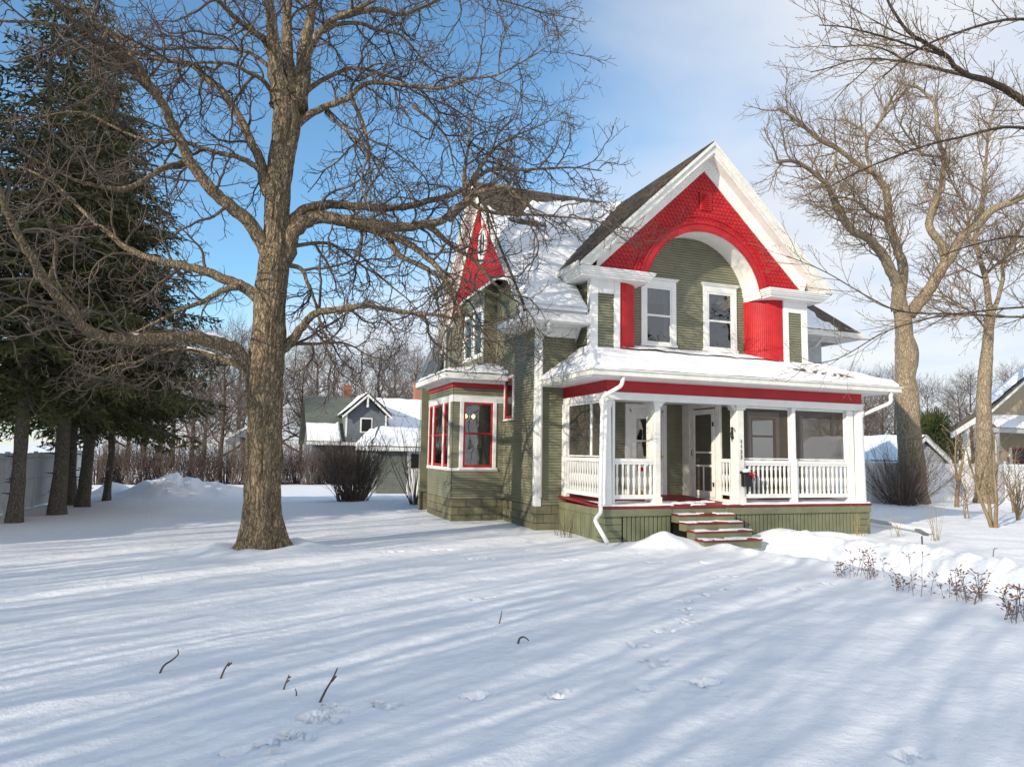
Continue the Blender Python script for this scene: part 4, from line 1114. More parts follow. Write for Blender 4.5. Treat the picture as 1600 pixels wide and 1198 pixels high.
# the big tree in front, its limbs following the real one
TY = 13.19
rng = random.Random(5)
BT = thing('bare_tree', (.19, TY, 0), 'big bare tree with a thick furrowed trunk on the open lawn left of the house', 'tree')
tk = MB()
TR = [(408,868,37),(408,855,34),(409,835,31),(410,800,29.5),(411,740,28.5),(412,680,28),(413,640,28),(413,600,29.5),(416,560,29),(420,520,28),(422,480,27),(425,440,26),(429,400,25),(430,370,20),(431,340,20),(434,300,21),(439,260,21),(445,220,23),(448,190,24),(446,160,22)]
def trunk_mesh(mb, path, nside, rootamp=.0, seed=0, bump=.012):
    b = len(mb.v); P = smooth_path([Vector((*p[0],)) for p in path], 6); Rr = []
    for i in range(len(path)-1):
        for j in range(6): Rr.append(path[i][1]*(1-j/6)+path[i+1][1]*j/6)
    Rr.append(path[-1][1])
    for i, (p, r) in enumerate(zip(P, Rr)):
        for k in range(nside):
            a = 2*math.pi*k/nside
            h = p.z
            fl = rootamp*math.exp(-max(0, h)/.28)*(.6+.6*math.cos(a*5+seed)+.35*math.cos(a*3+1))
            nn = mnoise.noise(Vector((math.cos(a)*2.2+seed, math.sin(a)*2.2, h*.8)))*.05*r/.35+mnoise.noise(Vector((math.cos(a)*11*r/.3, math.sin(a)*11*r/.3, h*2.6)))*bump*1.6
            rr = r*(1+fl)+nn
            mb.v.append((p.x+rr*math.cos(a), p.y+rr*math.sin(a), p.z))
    for i in range(len(P)-1):
        for k in range(nside):
            k2 = (k+1) % nside; mb.f.append((b+i*nside+k, b+i*nside+k2, b+(i+1)*nside+k2, b+(i+1)*nside+k)); mb.m.append(0)
    return P, Rr
sc = lambda y: 13.1/FPX
trunk_mesh(tk, [(atY(px, py, TY), r*11.0/FPX) for px, py, r in TR], 84, .5, 1., .03)
LIMBS = [  # (points in half-scale pixels*2, r0, r1 px, depth offset at the end)
 # main stems above the fork
 ([(880,330),(866,240),(858,150),(845,60),(835,-20),(800,-160),(770,-330),(740,-520)], 17, 5, -1.0),
 ([(925,330),(945,240),(950,150),(968,70),(985,-10),(1020,-150),(1040,-330),(1080,-520)], 17, 5, .8),
 ([(900,300),(897,200),(898,100),(900,10),(905,-150),(900,-350),(890,-560)], 15, 5, 1.5),
 # left side
 ([(838,800),(800,720),(740,660),(680,610),(625,550),(590,500),(560,430),(530,370),(500,310),(460,260),(430,200),(370,130),(310,75),(240,0),(180,-60)], 15, 6, -1.6),
 ([(495,300),(430,240),(380,190),(320,140),(260,90),(200,30),(160,-20)], 8, 4.5, -2.4),
 ([(440,205),(360,165),(300,130),(250,100),(180,80),(100,70),(0,65),(-90,40)], 5.5, 2.5, -3.0),
 ([(595,505),(560,515),(500,530),(440,570),(380,590),(300,580),(230,560),(150,520),(60,470),(0,430)], 6.5, 2.5, -2.2),
 ([(838,600),(810,500),(770,410),(730,340),(690,280),(640,240),(590,200),(520,190),(470,180),(400,155),(330,150),(250,150)], 11, 3.5, 1.8),
 ([(832,560),(800,520),(740,490),(690,480),(640,465),(560,440),(500,445),(430,430),(360,400),(250,350),(100,370),(0,385)], 7, 2.5, .8),
 ([(862,220),(830,130),(790,100),(740,60),(700,20),(660,-20),(600,-90),(560,-190)], 9, 4, -1.5),
 ([(862,300),(820,250),(780,230),(720,200),(650,195),(600,200),(520,230),(460,240)], 6, 2, -1.2),
 ([(850,215),(780,165),(700,150),(600,150),(500,155),(420,140),(350,90)], 5, 2, 1.2),
 ([(820,950),(770,900),(720,880),(650,850),(590,835),(520,820),(450,800),(390,770),(340,730),(290,690),(250,650),(200,600),(150,560),(60,520)], 12, 4, 1.6),
 ([(745,893),(690,910),(640,940),(560,970),(480,1010),(420,1040),(350,1060),(260,1060)], 6, 2, .3),
 ([(805,1170),(740,1100),(680,1070),(600,1055),(520,1055),(440,1060),(370,1060),(300,1045),(250,1010),(200,950),(150,890),(110,820),(60,740),(30,680),(0,600),(-40,520)], 15, 7, -3.4),
 ([(255,1015),(200,985),(140,960),(80,955),(20,990)], 5, 1.6, -3.4),
 ([(795,1160),(700,1125),(620,1100),(560,1090),(500,1100),(430,1130),(360,1140),(300,1170)], 8, 2.5, 1.5),
 ([(150,890),(170,820),(175,750),(150,700),(130,640)], 4, 1.5, -3.0),
 # right side
 ([(893,800),(910,735),(960,690),(1010,680),(1080,690),(1150,700),(1230,710),(1310,705),(1380,690),(1430,650),(1480,610),(1540,590),(1580,582),(1606,600),(1640,636),(1680,660)], 17, 4.5, -1.0),
 ([(893,745),(920,680),(970,650),(1030,640),(1120,645),(1200,650),(1280,645),(1350,625),(1420,605),(1470,575),(1520,535),(1560,528),(1620,532),(1680,528),(1740,525),(1800,524),(1880,534)], 12, 3, .6),
 ([(1085,692),(1180,720),(1230,740),(1290,770),(1340,810),(1380,850),(1410,900),(1430,940),(1440,1000),(1430,1060)], 10, 3, -1.8),
 ([(1340,705),(1380,740),(1430,780),(1480,810),(1520,860),(1560,900),(1597,930),(1650,970),(1690,1050)], 6, 2.4, -.6),
 ([(1215,738),(1240,790),(1290,820),(1350,850),(1390,880),(1420,940),(1480,1000),(1530,1060),(1560,1130)], 6, 2, -1.6),
 ([(1400,685),(1460,636),(1496,650),(1550,666),(1630,670),(1730,676),(1830,686),(1930,706),(1980,720)], 6, 2, -.2),
 ([(890,1085),(930,1040),(960,1000),(1000,975),(1070,965),(1140,955),(1200,965),(1290,978),(1370,985),(1430,1000),(1500,1030),(1540,1100)], 10, 3, -1.5),
 ([(895,830),(940,840),(960,880),(980,930),(990,965),(1000,1010),(1020,1050),(1060,1080)], 5.5, 2, -.5),
 ([(920,770),(1020,760),(1080,790),(1130,830),(1180,860),(1230,900),(1290,950),(1330,1010)], 4.5, 1.6, 1.6),
 ([(885,1100),(920,1075),(980,1075),(1050,1070),(1100,1080),(1150,1110),(1230,1130)], 5.5, 1.6, 1.3),
 ([(935,385),(980,350),(1040,325),(1090,305),(1120,275),(1150,260),(1220,260),(1290,270),(1340,275),(1390,275),(1450,250),(1550,235),(1640,190),(1720,140)], 8, 2, -1.5),
 ([(950,290),(990,260),(1050,230),(1100,215),(1160,220),(1200,235),(1260,255),(1300,290),(1400,330),(1480,380),(1560,420)], 6, 2, 1.2),
 ([(940,215),(970,150),(1000,100),(1040,60),(1090,40),(1150,10),(1200,-20),(1280,-90),(1350,-190)], 10, 4, -1.0),
 ([(1010,95),(1060,75),(1130,75),(1180,95),(1250,110),(1300,160),(1340,210),(1400,240),(1470,290)], 5, 1.8, .9),
 ([(1060,50),(1180,30),(1250,45),(1330,20),(1420,-20),(1560,0),(1700,40),(1800,60)], 6, 2, 1.8),
 ([(1020,350),(1060,390),(1110,430),(1160,490),(1200,560),(1260,600)], 4, 1.5, -.8),
 ([(1100,310),(1140,400),(1150,480),(1130,560),(1150,640),(1170,700)], 3.5, 1.3, -1.8),
 ([(1452,610),(1452,530),(1466,450),(1470,380),(1492,300),(1510,240)], 4.5, 1.6, .3),
 ([(1470,575),(1540,470),(1620,420),(1690,390),(1740,330)], 4, 1.3, 1.4),
 ([(1290,330),(1390,420),(1420,520),(1450,580)], 3, 1.2, -.4),
]
tw = MB()
PB = [dict(gap=.25, len=1.55, rad=.026, rmin=.008, n=11, sides=4, ang=.95, wander=.34, t0=-.12, t1=.16, tip=.35, ct0=.12),
      dict(gap=.135, len=.68, rad=.0125, rmin=.006, n=8, sides=3, ang=.95, wander=.40, t0=-.06, t1=.14, tip=.4, ct0=.15),
      dict(gap=.125, len=.27, rad=.0068, rmin=.0042, n=4, sides=3, ang=.9, wander=.36, t0=0, t1=.16, tip=.3)]
LW = []
for i_l, (pts, r0, r1, dy) in enumerate(LIMBS):
    n = len(pts); W = []
    for i, (a, b) in enumerate(pts):
        t = i/(n-1); W.append(atY(a/2, b/2, TY+dy*t**1.15))
    if len(pts) > 5 and dy == -2.4 or pts[0][0] < 800 and dy in (-3.0, -2.2): pass
    if i_l >= 3:
        yc = pts[0][1]/2+6; xc_ = np.interp(yc, [q_[1] for q_ in reversed(TR)], [q_[0] for q_ in reversed(TR)])
        if abs(xc_-pts[0][0]/2) < 40 and yc < 620: W.insert(0, atY(float(xc_), yc+6, TY))
    W = smooth_path(W, 4); m_ = len(W); rr = [max(.006, (r0*(1+.35*math.exp(-i/3.))+(r1*.45-r0)*(i/(m_-1))**.75)*11.0/FPX) for i in range(m_)]; LW.append((W, rr))
    # small knots and wobble
    W = [W[0]]+[w_+rv(rng)*rr[i]*.18 for i, w_ in enumerate(W) if i > 0]
    tk.tube(W, rr, 12 if r0 > 7 else 8, cap=True)
    PBl = PB if dy > -1.9 else [dict(q_, gap=q_['gap']*1.75) for q_ in PB]
    spawn(tw, W, rr, 0, rng, PBl, t0=.16 if r0 < 14 else .22)
tk.build('trunk', M['bark'], BT, smooth=True)
tw.build('crown', M['twig'], BT, smooth=True)
print('hero tree faces', len(tk.f), len(tw.f))
# snow lodged on limbs
slb = MB()
for li, t0_, t1_, k_ in ((14, .05, .27, .5), (16, .12, .5, .55), (16, .55, .7, .5), (12, .02, .06, .7), (3, .0, .03, .5), (7, .0, .03, .6), (14, .34, .42, .4)):
    W, rr = LW[li]; i0 = int(t0_*len(W)); i1 = max(i0+3, int(t1_*len(W))); sgm = W[i0:i1]
    P_s = [w_+Vector((0, 0, rr[i0+i]*.72)) for i, w_ in enumerate(sgm)]
    slb.tube(P_s, [rr[i0+i]*k_*(.15 if i in (0, len(sgm)-1) else rng.uniform(.6, 1.05)) for i in range(len(sgm))], 8)
slb.build('lodged_snow', M['snow'], BT, smooth=True)

# generic bare tree ------------------------------------------------------------
def bare_tree(name, loc, h, r, seed, label, P, bark, twig, stems=None, lean=(0,0), fork=.35, nl=11, spread=.75, group=None, crownr=.34, cat='tree', limbs3=None):
    rng = random.Random(seed); x, y, z = loc
    T = thing(name, loc, label, cat, group); tk = MB(); tw = MB()
    base = Vector(loc); top = base+Vector((lean[0], lean[1], h*.92))
    path = []
    for i in range(9):
        t = i/8; path.append(base.lerp(top, t)+Vector((math.sin(t*5+seed)*.03*h*t*.5, math.cos(t*4+seed)*.03*h*t*.5, 0)))
    path[0].z -= .15
    W = smooth_path(path, 3); rr = [r*(1.35 if i == 0 else 1)*(1-.93*(i/(len(W)-1))**.85) for i in range(len(W))]
    tk.tube(W, rr, 12)
    for k in range(nl):
        t = fork+(.93-fork)*k/nl+rng.uniform(-.02, .02); i = int(t*(len(W)-1)); p = W[i]
        a = k*2.4+rng.uniform(-.4, .4); el = rng.uniform(.45, 1.0)*(.6+.6*t)
        d = Vector((math.cos(a)*math.cos(el), math.sin(a)*math.cos(el), math.sin(el)))
        L = h*crownr*(1.25-.75*t)*rng.uniform(.8, 1.15)*spread/.75
        bp = branch_path(p, d, L, 12, rng, .13, .02, .07); br_ = [max(.012, rr[i]*.6*(1-.85*q/12)) for q in range(13)]
        tk.tube(bp, br_, 7); spawn(tw, bp, br_, 0, rng, P, .12)
    spawn(tw, W[-8:], rr[-8:], 0, rng, P, .1)
    tk.build('trunk', bark, T, smooth=True); tw.build('crown', twig, T, smooth=True)
    return T
PBG = [dict(gap=.34, len=2.5, rad=.045, rmin=.012, n=6, sides=4, ang=.75, wander=.18, t0=.03, t1=.10, tip=.35, ct0=.12),
       dict(gap=.22, len=1.2, rad=.018, rmin=.008, n=4, sides=3, ang=.7, wander=.2, t0=.03, t1=.12, tip=.35, ct0=.15),
       dict(gap=.20, len=.45, rad=.010, rmin=.006, n=2, sides=3, ang=.65, wander=.2, t0=.02, t1=.12, tip=.3)]
def traced(name, loc, label, paths, trunk, bark, twig, P, dep, seed, group=None, t0=.15):
    rng = random.Random(seed); T = thing(name, loc, label, 'tree', group); tk = MB(); tw = MB()
    if trunk: trunk_mesh(tk, [(a_, b_*.85) for a_, b_ in trunk], 28, .12, seed, .02)
    for pts, r0, r1, d0, d1 in paths:
        n = len(pts); W = [atY(a, b, d0+(d1-d0)*i/(n-1)) for i, (a, b) in enumerate(pts)]
        W = smooth_path(W, 4); m_ = len(W); D = (W[0]-CAM).dot(_fw)
        rr = [max(.006, .76*(r0+(r1-r0)*(i/(m_-1))**.8)*D/FPX) for i in range(m_)]
        W = [W[0]]+[w_+rv(rng)*rr[i]*.15 for i, w_ in enumerate(W) if i > 0]
        tk.tube(W, rr, 8); spawn(tw, W, rr, 0, rng, P, t0)
    tk.build('trunk', bark, T, smooth=True); tw.build('crown', twig, T, smooth=True); print(name, len(tk.f), len(tw.f))
    return T
A3 = lambda l: [(1200+a/3.99, 300+b/3.99) for a, b in l]
B3 = lambda l: [(1180+a/3.80, b/3.80) for a, b in l]
Y2 = 20.2; q2 = atZ(1428, 781, .05); b2_ = Vector((24.1, Y2, 0))
px2 = lambda px, py: atY(px, py, Y2)
tr2 = [(Vector((px2(1430, 790).x, Y2, -.2)), .62), (px2(1429, 770), .56), (px2(1425, 720), .52), (px2(1420, 670), .49), (px2(1418, 640), .49), (px2(1416, 615), .50), (px2(1415, 590), .43), (px2(1417, 565), .48), (px2(1416, 545), .47), (px2(1413, 525), .37), (px2(1411, 500), .37), (px2(1405, 470), .30), (px2(1403, 455), .27)]
P2 = [dict(gap=.30, len=2.1, rad=.035, rmin=.012, n=7, sides=4, ang=.75, wander=.22, t0=.03, t1=.12, tip=.35, ct0=.12),
      dict(gap=.17, len=1.0, rad=.014, rmin=.008, n=4, sides=3, ang=.7, wander=.25, t0=.03, t1=.12, tip=.35, ct0=.15),
      dict(gap=.13, len=.45, rad=.008, rmin=.006, n=2, sides=3, ang=.65, wander=.25, t0=.02, t1=.14, tip=.3)]
traced('bare_tree', (px2(1428, 781).x, Y2, 0), 'tall bare tree with a pale knotted trunk, standing just right of the porch', [
  (A3([(810,740),(810,600),(790,540),(740,440),(700,370),(620,290),(540,250),(470,170),(430,90),(390,0)])+B3([(430,1100),(350,1030),(240,960),(130,960)]), 13, 3, Y2, Y2-1.5),
  (A3([(815,700),(840,480),(820,400),(790,300),(750,180),(745,80),(740,0)])+B3([(780,1120),(700,1030),(600,970),(500,890),(380,830),(300,760),(200,680),(130,640)]), 11, 3, Y2, Y2+1),
  (B3([(690,1025),(660,900),(665,820),(600,750),(500,700)]), 4, 2, Y2+.3, Y2+2), (B3([(668,820),(740,720),(800,600),(850,530)]), 3.5, 1.5, Y2+.5, Y2-1),
  (A3([(880,770),(950,680),(1010,600),(1080,480),(1150,390),(1220,270),(1320,190),(1400,110),(1500,70),(1597,20),(1700,-60)]), 13, 6, Y2, Y2-2.5),
  (A3([(1105,430),(1080,330),(1010,220),(1020,120),(1060,40)])+B3([(1060,1190),(1110,1120),(1110,1020),(1130,940),(1090,850),(1080,750),(1070,640),(1040,580),(940,500)]), 9, 3, Y2-.8, Y2+1.5),
  (B3([(1120,930),(1000,920),(960,870),(900,800),(850,720)]), 3.5, 1.5, Y2+.5, Y2-.5),
  (A3([(745,185),(680,150),(620,120),(590,80),(500,40),(400,30)]), 4.5, 1.5, Y2+.4, Y2-1.5),
  (B3([(480,900),(470,1000),(430,1080),(480,1190)]), 3, 1.5, Y2+.6, Y2+.2)],
  tr2, M['bark2'], M['twig2'], P2, 27, 21)
Y3 = 20.0; px3 = lambda px, py: atY(px, py, Y3)
tr3 = [(Vector((px3(1537, 790).x, Y3, -.2)), .46), (px3(1538, 760), .37), (px3(1538, 700), .34), (px3(1537, 640), .31), (px3(1538, 600), .29), (px3(1541, 560), .26), (px3(1545, 520), .23), (px3(1546, 495), .22)]
traced('bare_tree', (px3(1537, 781).x, Y3, 0), 'slimmer pale flaking bare tree in front of the white fence near the right edge', [
  ([(1546,500),(1545,470),(1538,430),(1530,400),(1524,370),(1530,340),(1536,300),(1540,260),(1545,200),(1560,150)], 7, 2, Y3, Y3+.5),
  ([(1547,498),(1558,470),(1566,440),(1568,410),(1580,380),(1600,350),(1640,310)], 5, 2, Y3, Y3-1.2),
  ([(1538,432),(1560,410),(1585,395),(1620,380)], 3, 1.5, Y3, Y3+1), ([(1530,400),(1515,370),(1510,330),(1490,290),(1470,250)], 3, 1.5, Y3, Y3+1),
  ([(1545,520),(1520,490),(1490,470),(1465,455)], 2.5, 1.2, Y3, Y3-1)],
  tr3, M['bark2'], M['twig2'], P2, 27, 22)
# young maple whose limbs reach in from the right
P4 = [dict(gap=.24, len=1.15, rad=.012, rmin=.0045, n=8, sides=4, ang=.55, wander=.10, t0=.0, t1=.07, tip=.3, ct0=.12),
      dict(gap=.22, len=.5, rad=.007, rmin=.0038, n=5, sides=3, ang=.55, wander=.10, t0=.02, t1=.16, tip=.35, ct0=.15, bud=.018),
      dict(gap=.15, len=.13, rad=.0045, rmin=.003, n=2, sides=3, ang=.7, wander=.1, t0=.0, t1=.2, tip=.3, bud=.02)]
Y4 = 9.5
S4 = atZ(1900, 1010, 0); S4 = Vector((16.2, 9.5, 0))
tr4 = [(Vector((16.2, Y4, -.2)), .26), (Vector((16.2, Y4, 1.5)), .20), (Vector((16.1, Y4, 3.2)), .18), (Vector((15.9, Y4, 5.)), .16), (Vector((15.8, Y4, 7)), .11), (Vector((15.9, Y4, 9.5)), .05)]
traced('maple_tree', (16.2, Y4, 0), 'budding maple beside the right edge whose long thin branches reach in over the porch', [
  (B3([(2000,900),(1800,760),(1597,610),(1500,540),(1380,480),(1300,460),(1200,410),(1130,330),(1000,250),(900,180),(800,30),(760,-60)]), 9, 1.5, Y4, Y4-.8),
  (B3([(1500,545),(1400,490),(1200,440),(1050,400),(900,370),(720,350),(580,360),(450,400),(330,430)]), 4, 1, Y4, Y4+1.2),
  (B3([(720,350),(640,430),(540,520),(470,600)]), 1.6, .7, Y4+.7, Y4+1), (B3([(1130,330),(980,290),(800,230),(650,190),(520,160),(380,150)]), 3, .8, Y4-.5, Y4-1.6),
  (B3([(900,370),(780,300),(640,270),(500,280),(400,270)]), 2, .8, Y4+.5, Y4-.4), (B3([(1000,250),(850,200),(700,120),(600,60),(500,0)]), 2.2, .8, Y4-.6, Y4+.6),
  ([(1760,470),(1690,478),(1600,495),(1500,490),(1410,487),(1350,460),(1290,425),(1230,400)], 3, .7, Y4, Y4+2.0),
  ([(1700,480),(1600,480),(1500,490),(1440,500),(1380,520),(1310,560),(1250,570)], 2.2, .6, Y4, Y4+1.0),
  ([(1800,300),(1700,250),(1597,200),(1500,215),(1440,230),(1360,260),(1300,290)], 4, .9, Y4, Y4-1.),
  ([(1850,150),(1700,60),(1597,30),(1500,50),(1430,80),(1380,120)], 4, 1, Y4, Y4-1.), ([(1900,500),(1700,400),(1600,370),(1530,380),(1470,400)], 3, 1, Y4, Y4+1)],
  tr4, M['barkd'], M['twig2'], P4, 14, 24)

# far bare trees: three grown, the rest copies
far_src = []
for k, (h, r, sd) in enumerate(((13, .24, 31), (11, .2, 32), (15, .3, 33))):
    far_src.append(bare_tree('bare_tree', (-16-k*6, 62, -.5), h, r, sd, 'x', PBG, M['barkd'], M['twigd'], fork=.2, nl=12, crownr=.36))
def place(x, y): return (x, y, gz(x, y))
GL = 'bare trees on the skyline behind the yard'
farl = [  # x, y, src, scale, label
 (atY(345, 700, 52).x, 52, 0, .8, 'far bare tree directly left of the big trunk, behind the hedge'),
 (atY(300, 700, 62).x, 62, 2, .8, 'far bare tree behind the snow pile, left of the big trunk'),
 (atY(250, 700, 58).x, 58, 1, 1., 'far bare tree above the top of the snow pile'),
 (atY(470, 700, 66).x, 66, 0, .9, 'far bare tree just right of the big trunk, beyond the blue-grey house'),
 (atY(520, 700, 74).x, 74, 1, 1.05, 'far bare tree behind the left end of the blue-grey roof'),
 (atY(590, 700, 64).x, 64, 2, .85, 'far bare tree fanning out right behind the dormer gable'),
 (atY(645, 700, 70).x, 70, 0, .95, 'far bare tree beside the left eave of the green house'),
 (atY(395, 700, 78).x, 78, 1, 1.1, 'distant bare tree hidden behind the big trunk'),
 (atY(200, 700, 70).x, 70, 0, 1., 'far bare tree seen between the spruces'),
 (atY(1345, 700, 40).x, 40, 1, .7, 'far bare tree behind the right end of the porch roof'),
 (atY(1380, 700, 46).x, 46, 0, .7, 'far bare tree left of the pale knotted trunk'),
 (atY(1500, 700, 44).x, 44, 2, .6, 'far bare tree between the two pale trunks'),
 (atY(1560, 700, 52).x, 52, 1, .8, 'far bare tree behind the tan house'),
 (atY(1300, 650, 38).x, 38, 2, .55, 'far bare tree beside the rear wing of the green house'),
 (atY(1620, 650, 46).x, 46, 0, .85, 'far bare tree at the right edge behind the tan house roof'),
]
farl += [(atY(a_, 700, Y_).x, Y_, s_, k_, 'distant bare tree %s' % l_) for a_, Y_, s_, k_, l_ in (
 (430, 95, 0, 1.3, 'filling the gap just right of the big trunk, farthest back'), (490, 88, 2, 1.1, 'behind the grey left end of the blue-grey roof'), (550, 92, 1, 1.3, 'directly behind the dormer gable'),
 (615, 90, 0, 1.25, 'behind the snowy right half of the bungalow roof'), (660, 84, 1, 1.2, 'just touching the rear corner of the green house'), (370, 90, 2, 1.2, 'behind the pale cottage'),
 (320, 85, 1, 1.3, 'left of the pale cottage, farthest back'), (270, 80, 0, 1.2, 'beyond the middle of the snow pile'), (225, 90, 2, 1.2, 'beyond the left slope of the snow pile'),
 (1355, 60, 2, .8, 'behind the left end of the white garage'), (1400, 64, 0, 1., 'behind the middle of the white garage roof'), (1450, 62, 1, 1., 'behind the dark green cedar'), (1520, 66, 2, .95, 'right of the cedar, farthest back'), (1585, 64, 0, 1.1, 'behind the rake of the tan house'), (1310, 56, 1, .9, 'just above the right corner of the porch roof'))]
for i, (x, y, s_, sc_f, lab) in enumerate(farl):
    src = far_src[s_]; used = src.get('_u', 0)
    if not used: src.location = place(x, y); src.scale = (sc_f,)*3; src['label'] = lab; src['group'] = GL; src['_u'] = 1
    else:
        c = copy_tree(src, place(x, y), i*1.3, sc_f, lab, GL)
        if '_u' in c: del c['_u']
for s_ in far_src:
    if '_u' in s_: del s_['_u']

# bare trees west of the yard, out of the frame, whose shadows stripe the lawn
PSH = [dict(gap=.42, len=2.4, rad=.05, rmin=.016, n=6, sides=3, ang=.75, wander=.2, t0=.03, t1=.10, tip=.35, ct0=.12),
       dict(gap=.2, len=1.1, rad=.015, rmin=.008, n=3, sides=3, ang=.7, wander=.2, t0=.03, t1=.12, tip=.35)]
def upright(loc, h, seed, label):
    rng = random.Random(seed); T = thing('bare_tree', loc, label, 'tree', 'street trees west of the lawn'); tk = MB(); tw = MB(); b = Vector(loc)
    for k in range(7):
        a = k*2.4; d = Vector((math.cos(a)*.16, math.sin(a)*.16, 1)); r_ = rng.uniform(.04, .10)
        bp = branch_path(b+Vector((math.cos(a)*.25, math.sin(a)*.25, -.1)), d, h*rng.uniform(.75, 1.05), 14, rng, .045, 0, .03); rr_ = [r_*(1-.8*q/14) for q in range(15)]
        tk.tube(bp, rr_, 8); spawn(tw, bp, rr_, 0, rng, [dict(gap=.55, len=2.3, rad=.035, rmin=.012, n=6, sides=4, ang=.5, wander=.1, t0=.1, t1=.12, tip=.5, ct0=.2), dict(gap=.4, len=.8, rad=.014, rmin=.009, n=3, sides=3, ang=.5, wander=.12, t0=.1, t1=.1, tip=.3)], .2)
    tk.build('trunk', M['barkd'], T, smooth=True); tw.build('crown', M['twigd'], T, smooth=True); return T
SRC = upright((-11, -1, 0), 11, 51, 'slim many-stemmed bare tree west of the lawn, nearest the photographer')
for i, (x, y, s_, rz) in enumerate(SHADE):
    copy_tree(SRC, (x, y, 0), rz, s_, 'slim bare tree west of the lawn, number %s counting away from the photographer' % ['two','three','four','five','six','seven','eight','nine','ten','eleven','twelve','thirteen','fourteen','fifteen','sixteen'][i], 'street trees west of the lawn')

# ------------------------------------------------------------------ spruces
def spruce(loc, h, rad, seed, label, z0=2.0, r=.24, nw=32):
    rng = random.Random(seed); T = thing('spruce_tree', loc, label, 'tree', 'spruces in a row along the fence'); b = Vector(loc)
    tk = MB(); W = [b+Vector((.04*math.sin(i), .04*math.cos(i*1.7), -.2+(h+.2)*i/14)) for i in range(15)]
    trunk_mesh(tk, [(w_, max(.015, r*(1.15 if i == 0 else 1)*(1-i/14.5))) for i, w_ in enumerate(W[:15])], 16, .25, seed, .012)
    for i in range(34):   # dead stubs low on the trunk
        z = rng.uniform(.5, z0+1.6); a = rng.uniform(0, 6.28); L = rng.uniform(.05, .22)
        p = b+Vector((0, 0, z)); d = Vector((math.cos(a), math.sin(a), .1)); tk.tube([p+d*r*.8, p+d*(r+L)], [.02, .008], 5)
    nd = MB()
    z = z0
    k = 0
    while z < h-.3:
        t = (z-z0)/(h-z0); L = rad*(1-t)**1.05*(.6+.4*min(1, t*6+.4)); n = 5 if t < .8 else 4
        for i in range(n):
            a = k*.9+i*2*math.pi/n+rng.uniform(-.25, .25); l = L*rng.uniform(.7, 1.15)
            el = .15-.45*(1-t)+rng.uniform(-.1, .1)
            d = Vector((math.cos(a)*math.cos(el), math.sin(a)*math.cos(el), math.sin(el)))
            p = b+Vector((0, 0, z+rng.uniform(-.1, .1)))
            m_ = 7; bp = branch_path(p, d, l, m_, rng, .06, -.05, .14); tk.tube(bp, [.035*(1-.8*q/m_)*min(1, l/2)+.006 for q in range(m_+1)], 4, cap=False)
            side = Vector((-math.sin(a), math.cos(a), 0))
            s = .18*l
            while s < l:
                f = s/l*m_; j = min(int(f), m_-1); c = bp[j].lerp(bp[j+1], f-j); tl = (.28+.6*min(1, (l-s)/1.1))*min(1, l*.55)
                for sg in (-1, 1):
                    dd = (side*sg+d*.7+Vector((0, 0, rng.uniform(-.5, .02)))).normalized(); L2 = tl*rng.uniform(.6, 1.2); ns = max(2, int(L2/.13))
                    for q in range(ns):
                        c2 = c+dd*(L2*(q+.5)/ns)+Vector((0, 0, -.25*((q+.5)/ns)**2*L2))
                        for w2 in range(2):
                            e = (dd+rv(rng)*.8+Vector((0, 0, -.25))).normalized(); wv = e.cross(rv(rng)).normalized()*rng.uniform(.018, .04); ln = e*rng.uniform(.11, .22)
                            o_ = c2+rv(rng)*.05
                            nd.add([tuple(o_-wv), tuple(o_+wv), tuple(o_+ln+wv*.15), tuple(o_+ln-wv*.15)], [(0,1,2,3)])
                s += .17
        z += (h-z0)/nw*rng.uniform(.8, 1.2); k += 1
    tk.build('trunk', M['barks'], T, smooth=True); nd.build('crown', M['needle'], T); print('spruce', len(nd.f))
    return T
SA = spruce((-5.07, 18.9, gz(-5.07, 18.9)), 15.5, 3.2, 61, 'spruce nearest the camera, its trunk sunlit above, at the left edge before the grey fence', z0=3.4, r=.15)
SB = spruce((-4.67, 20.8, gz(-4.67, 20.8)), 16, 3.9, 62, 'second spruce from the left, with a thick pale scaly trunk', z0=3.2, r=.18)
for (x, y, src, rz, s_, lab) in ((-4.55, 23.3, SB, 2., .92, 'third spruce from the left, with a pale trunk banded by dark branch scars'),
    (-5.25, 24.6, SB, 4., (1.3,1.3,1.0), 'thick dark trunked spruce just behind the third spruce'),
    (-4.5, 26.3, SA, 1., .75, 'thin leaning spruce beside the snow pile, last of the row')):
    copy_tree(src, (x, y, gz(x, y)), rz, s_, lab, 'spruces in a row along the fence')
for i, (x, y, s_) in enumerate(SPR_OFF):
    copy_tree(SA if i % 2 else SB, (x, y, 0), i*1.1, s_, 'spruce left of the frame, number %s from the fence end' % ['one','two','three','four','five','six','seven'][i], 'spruces beyond the left edge')
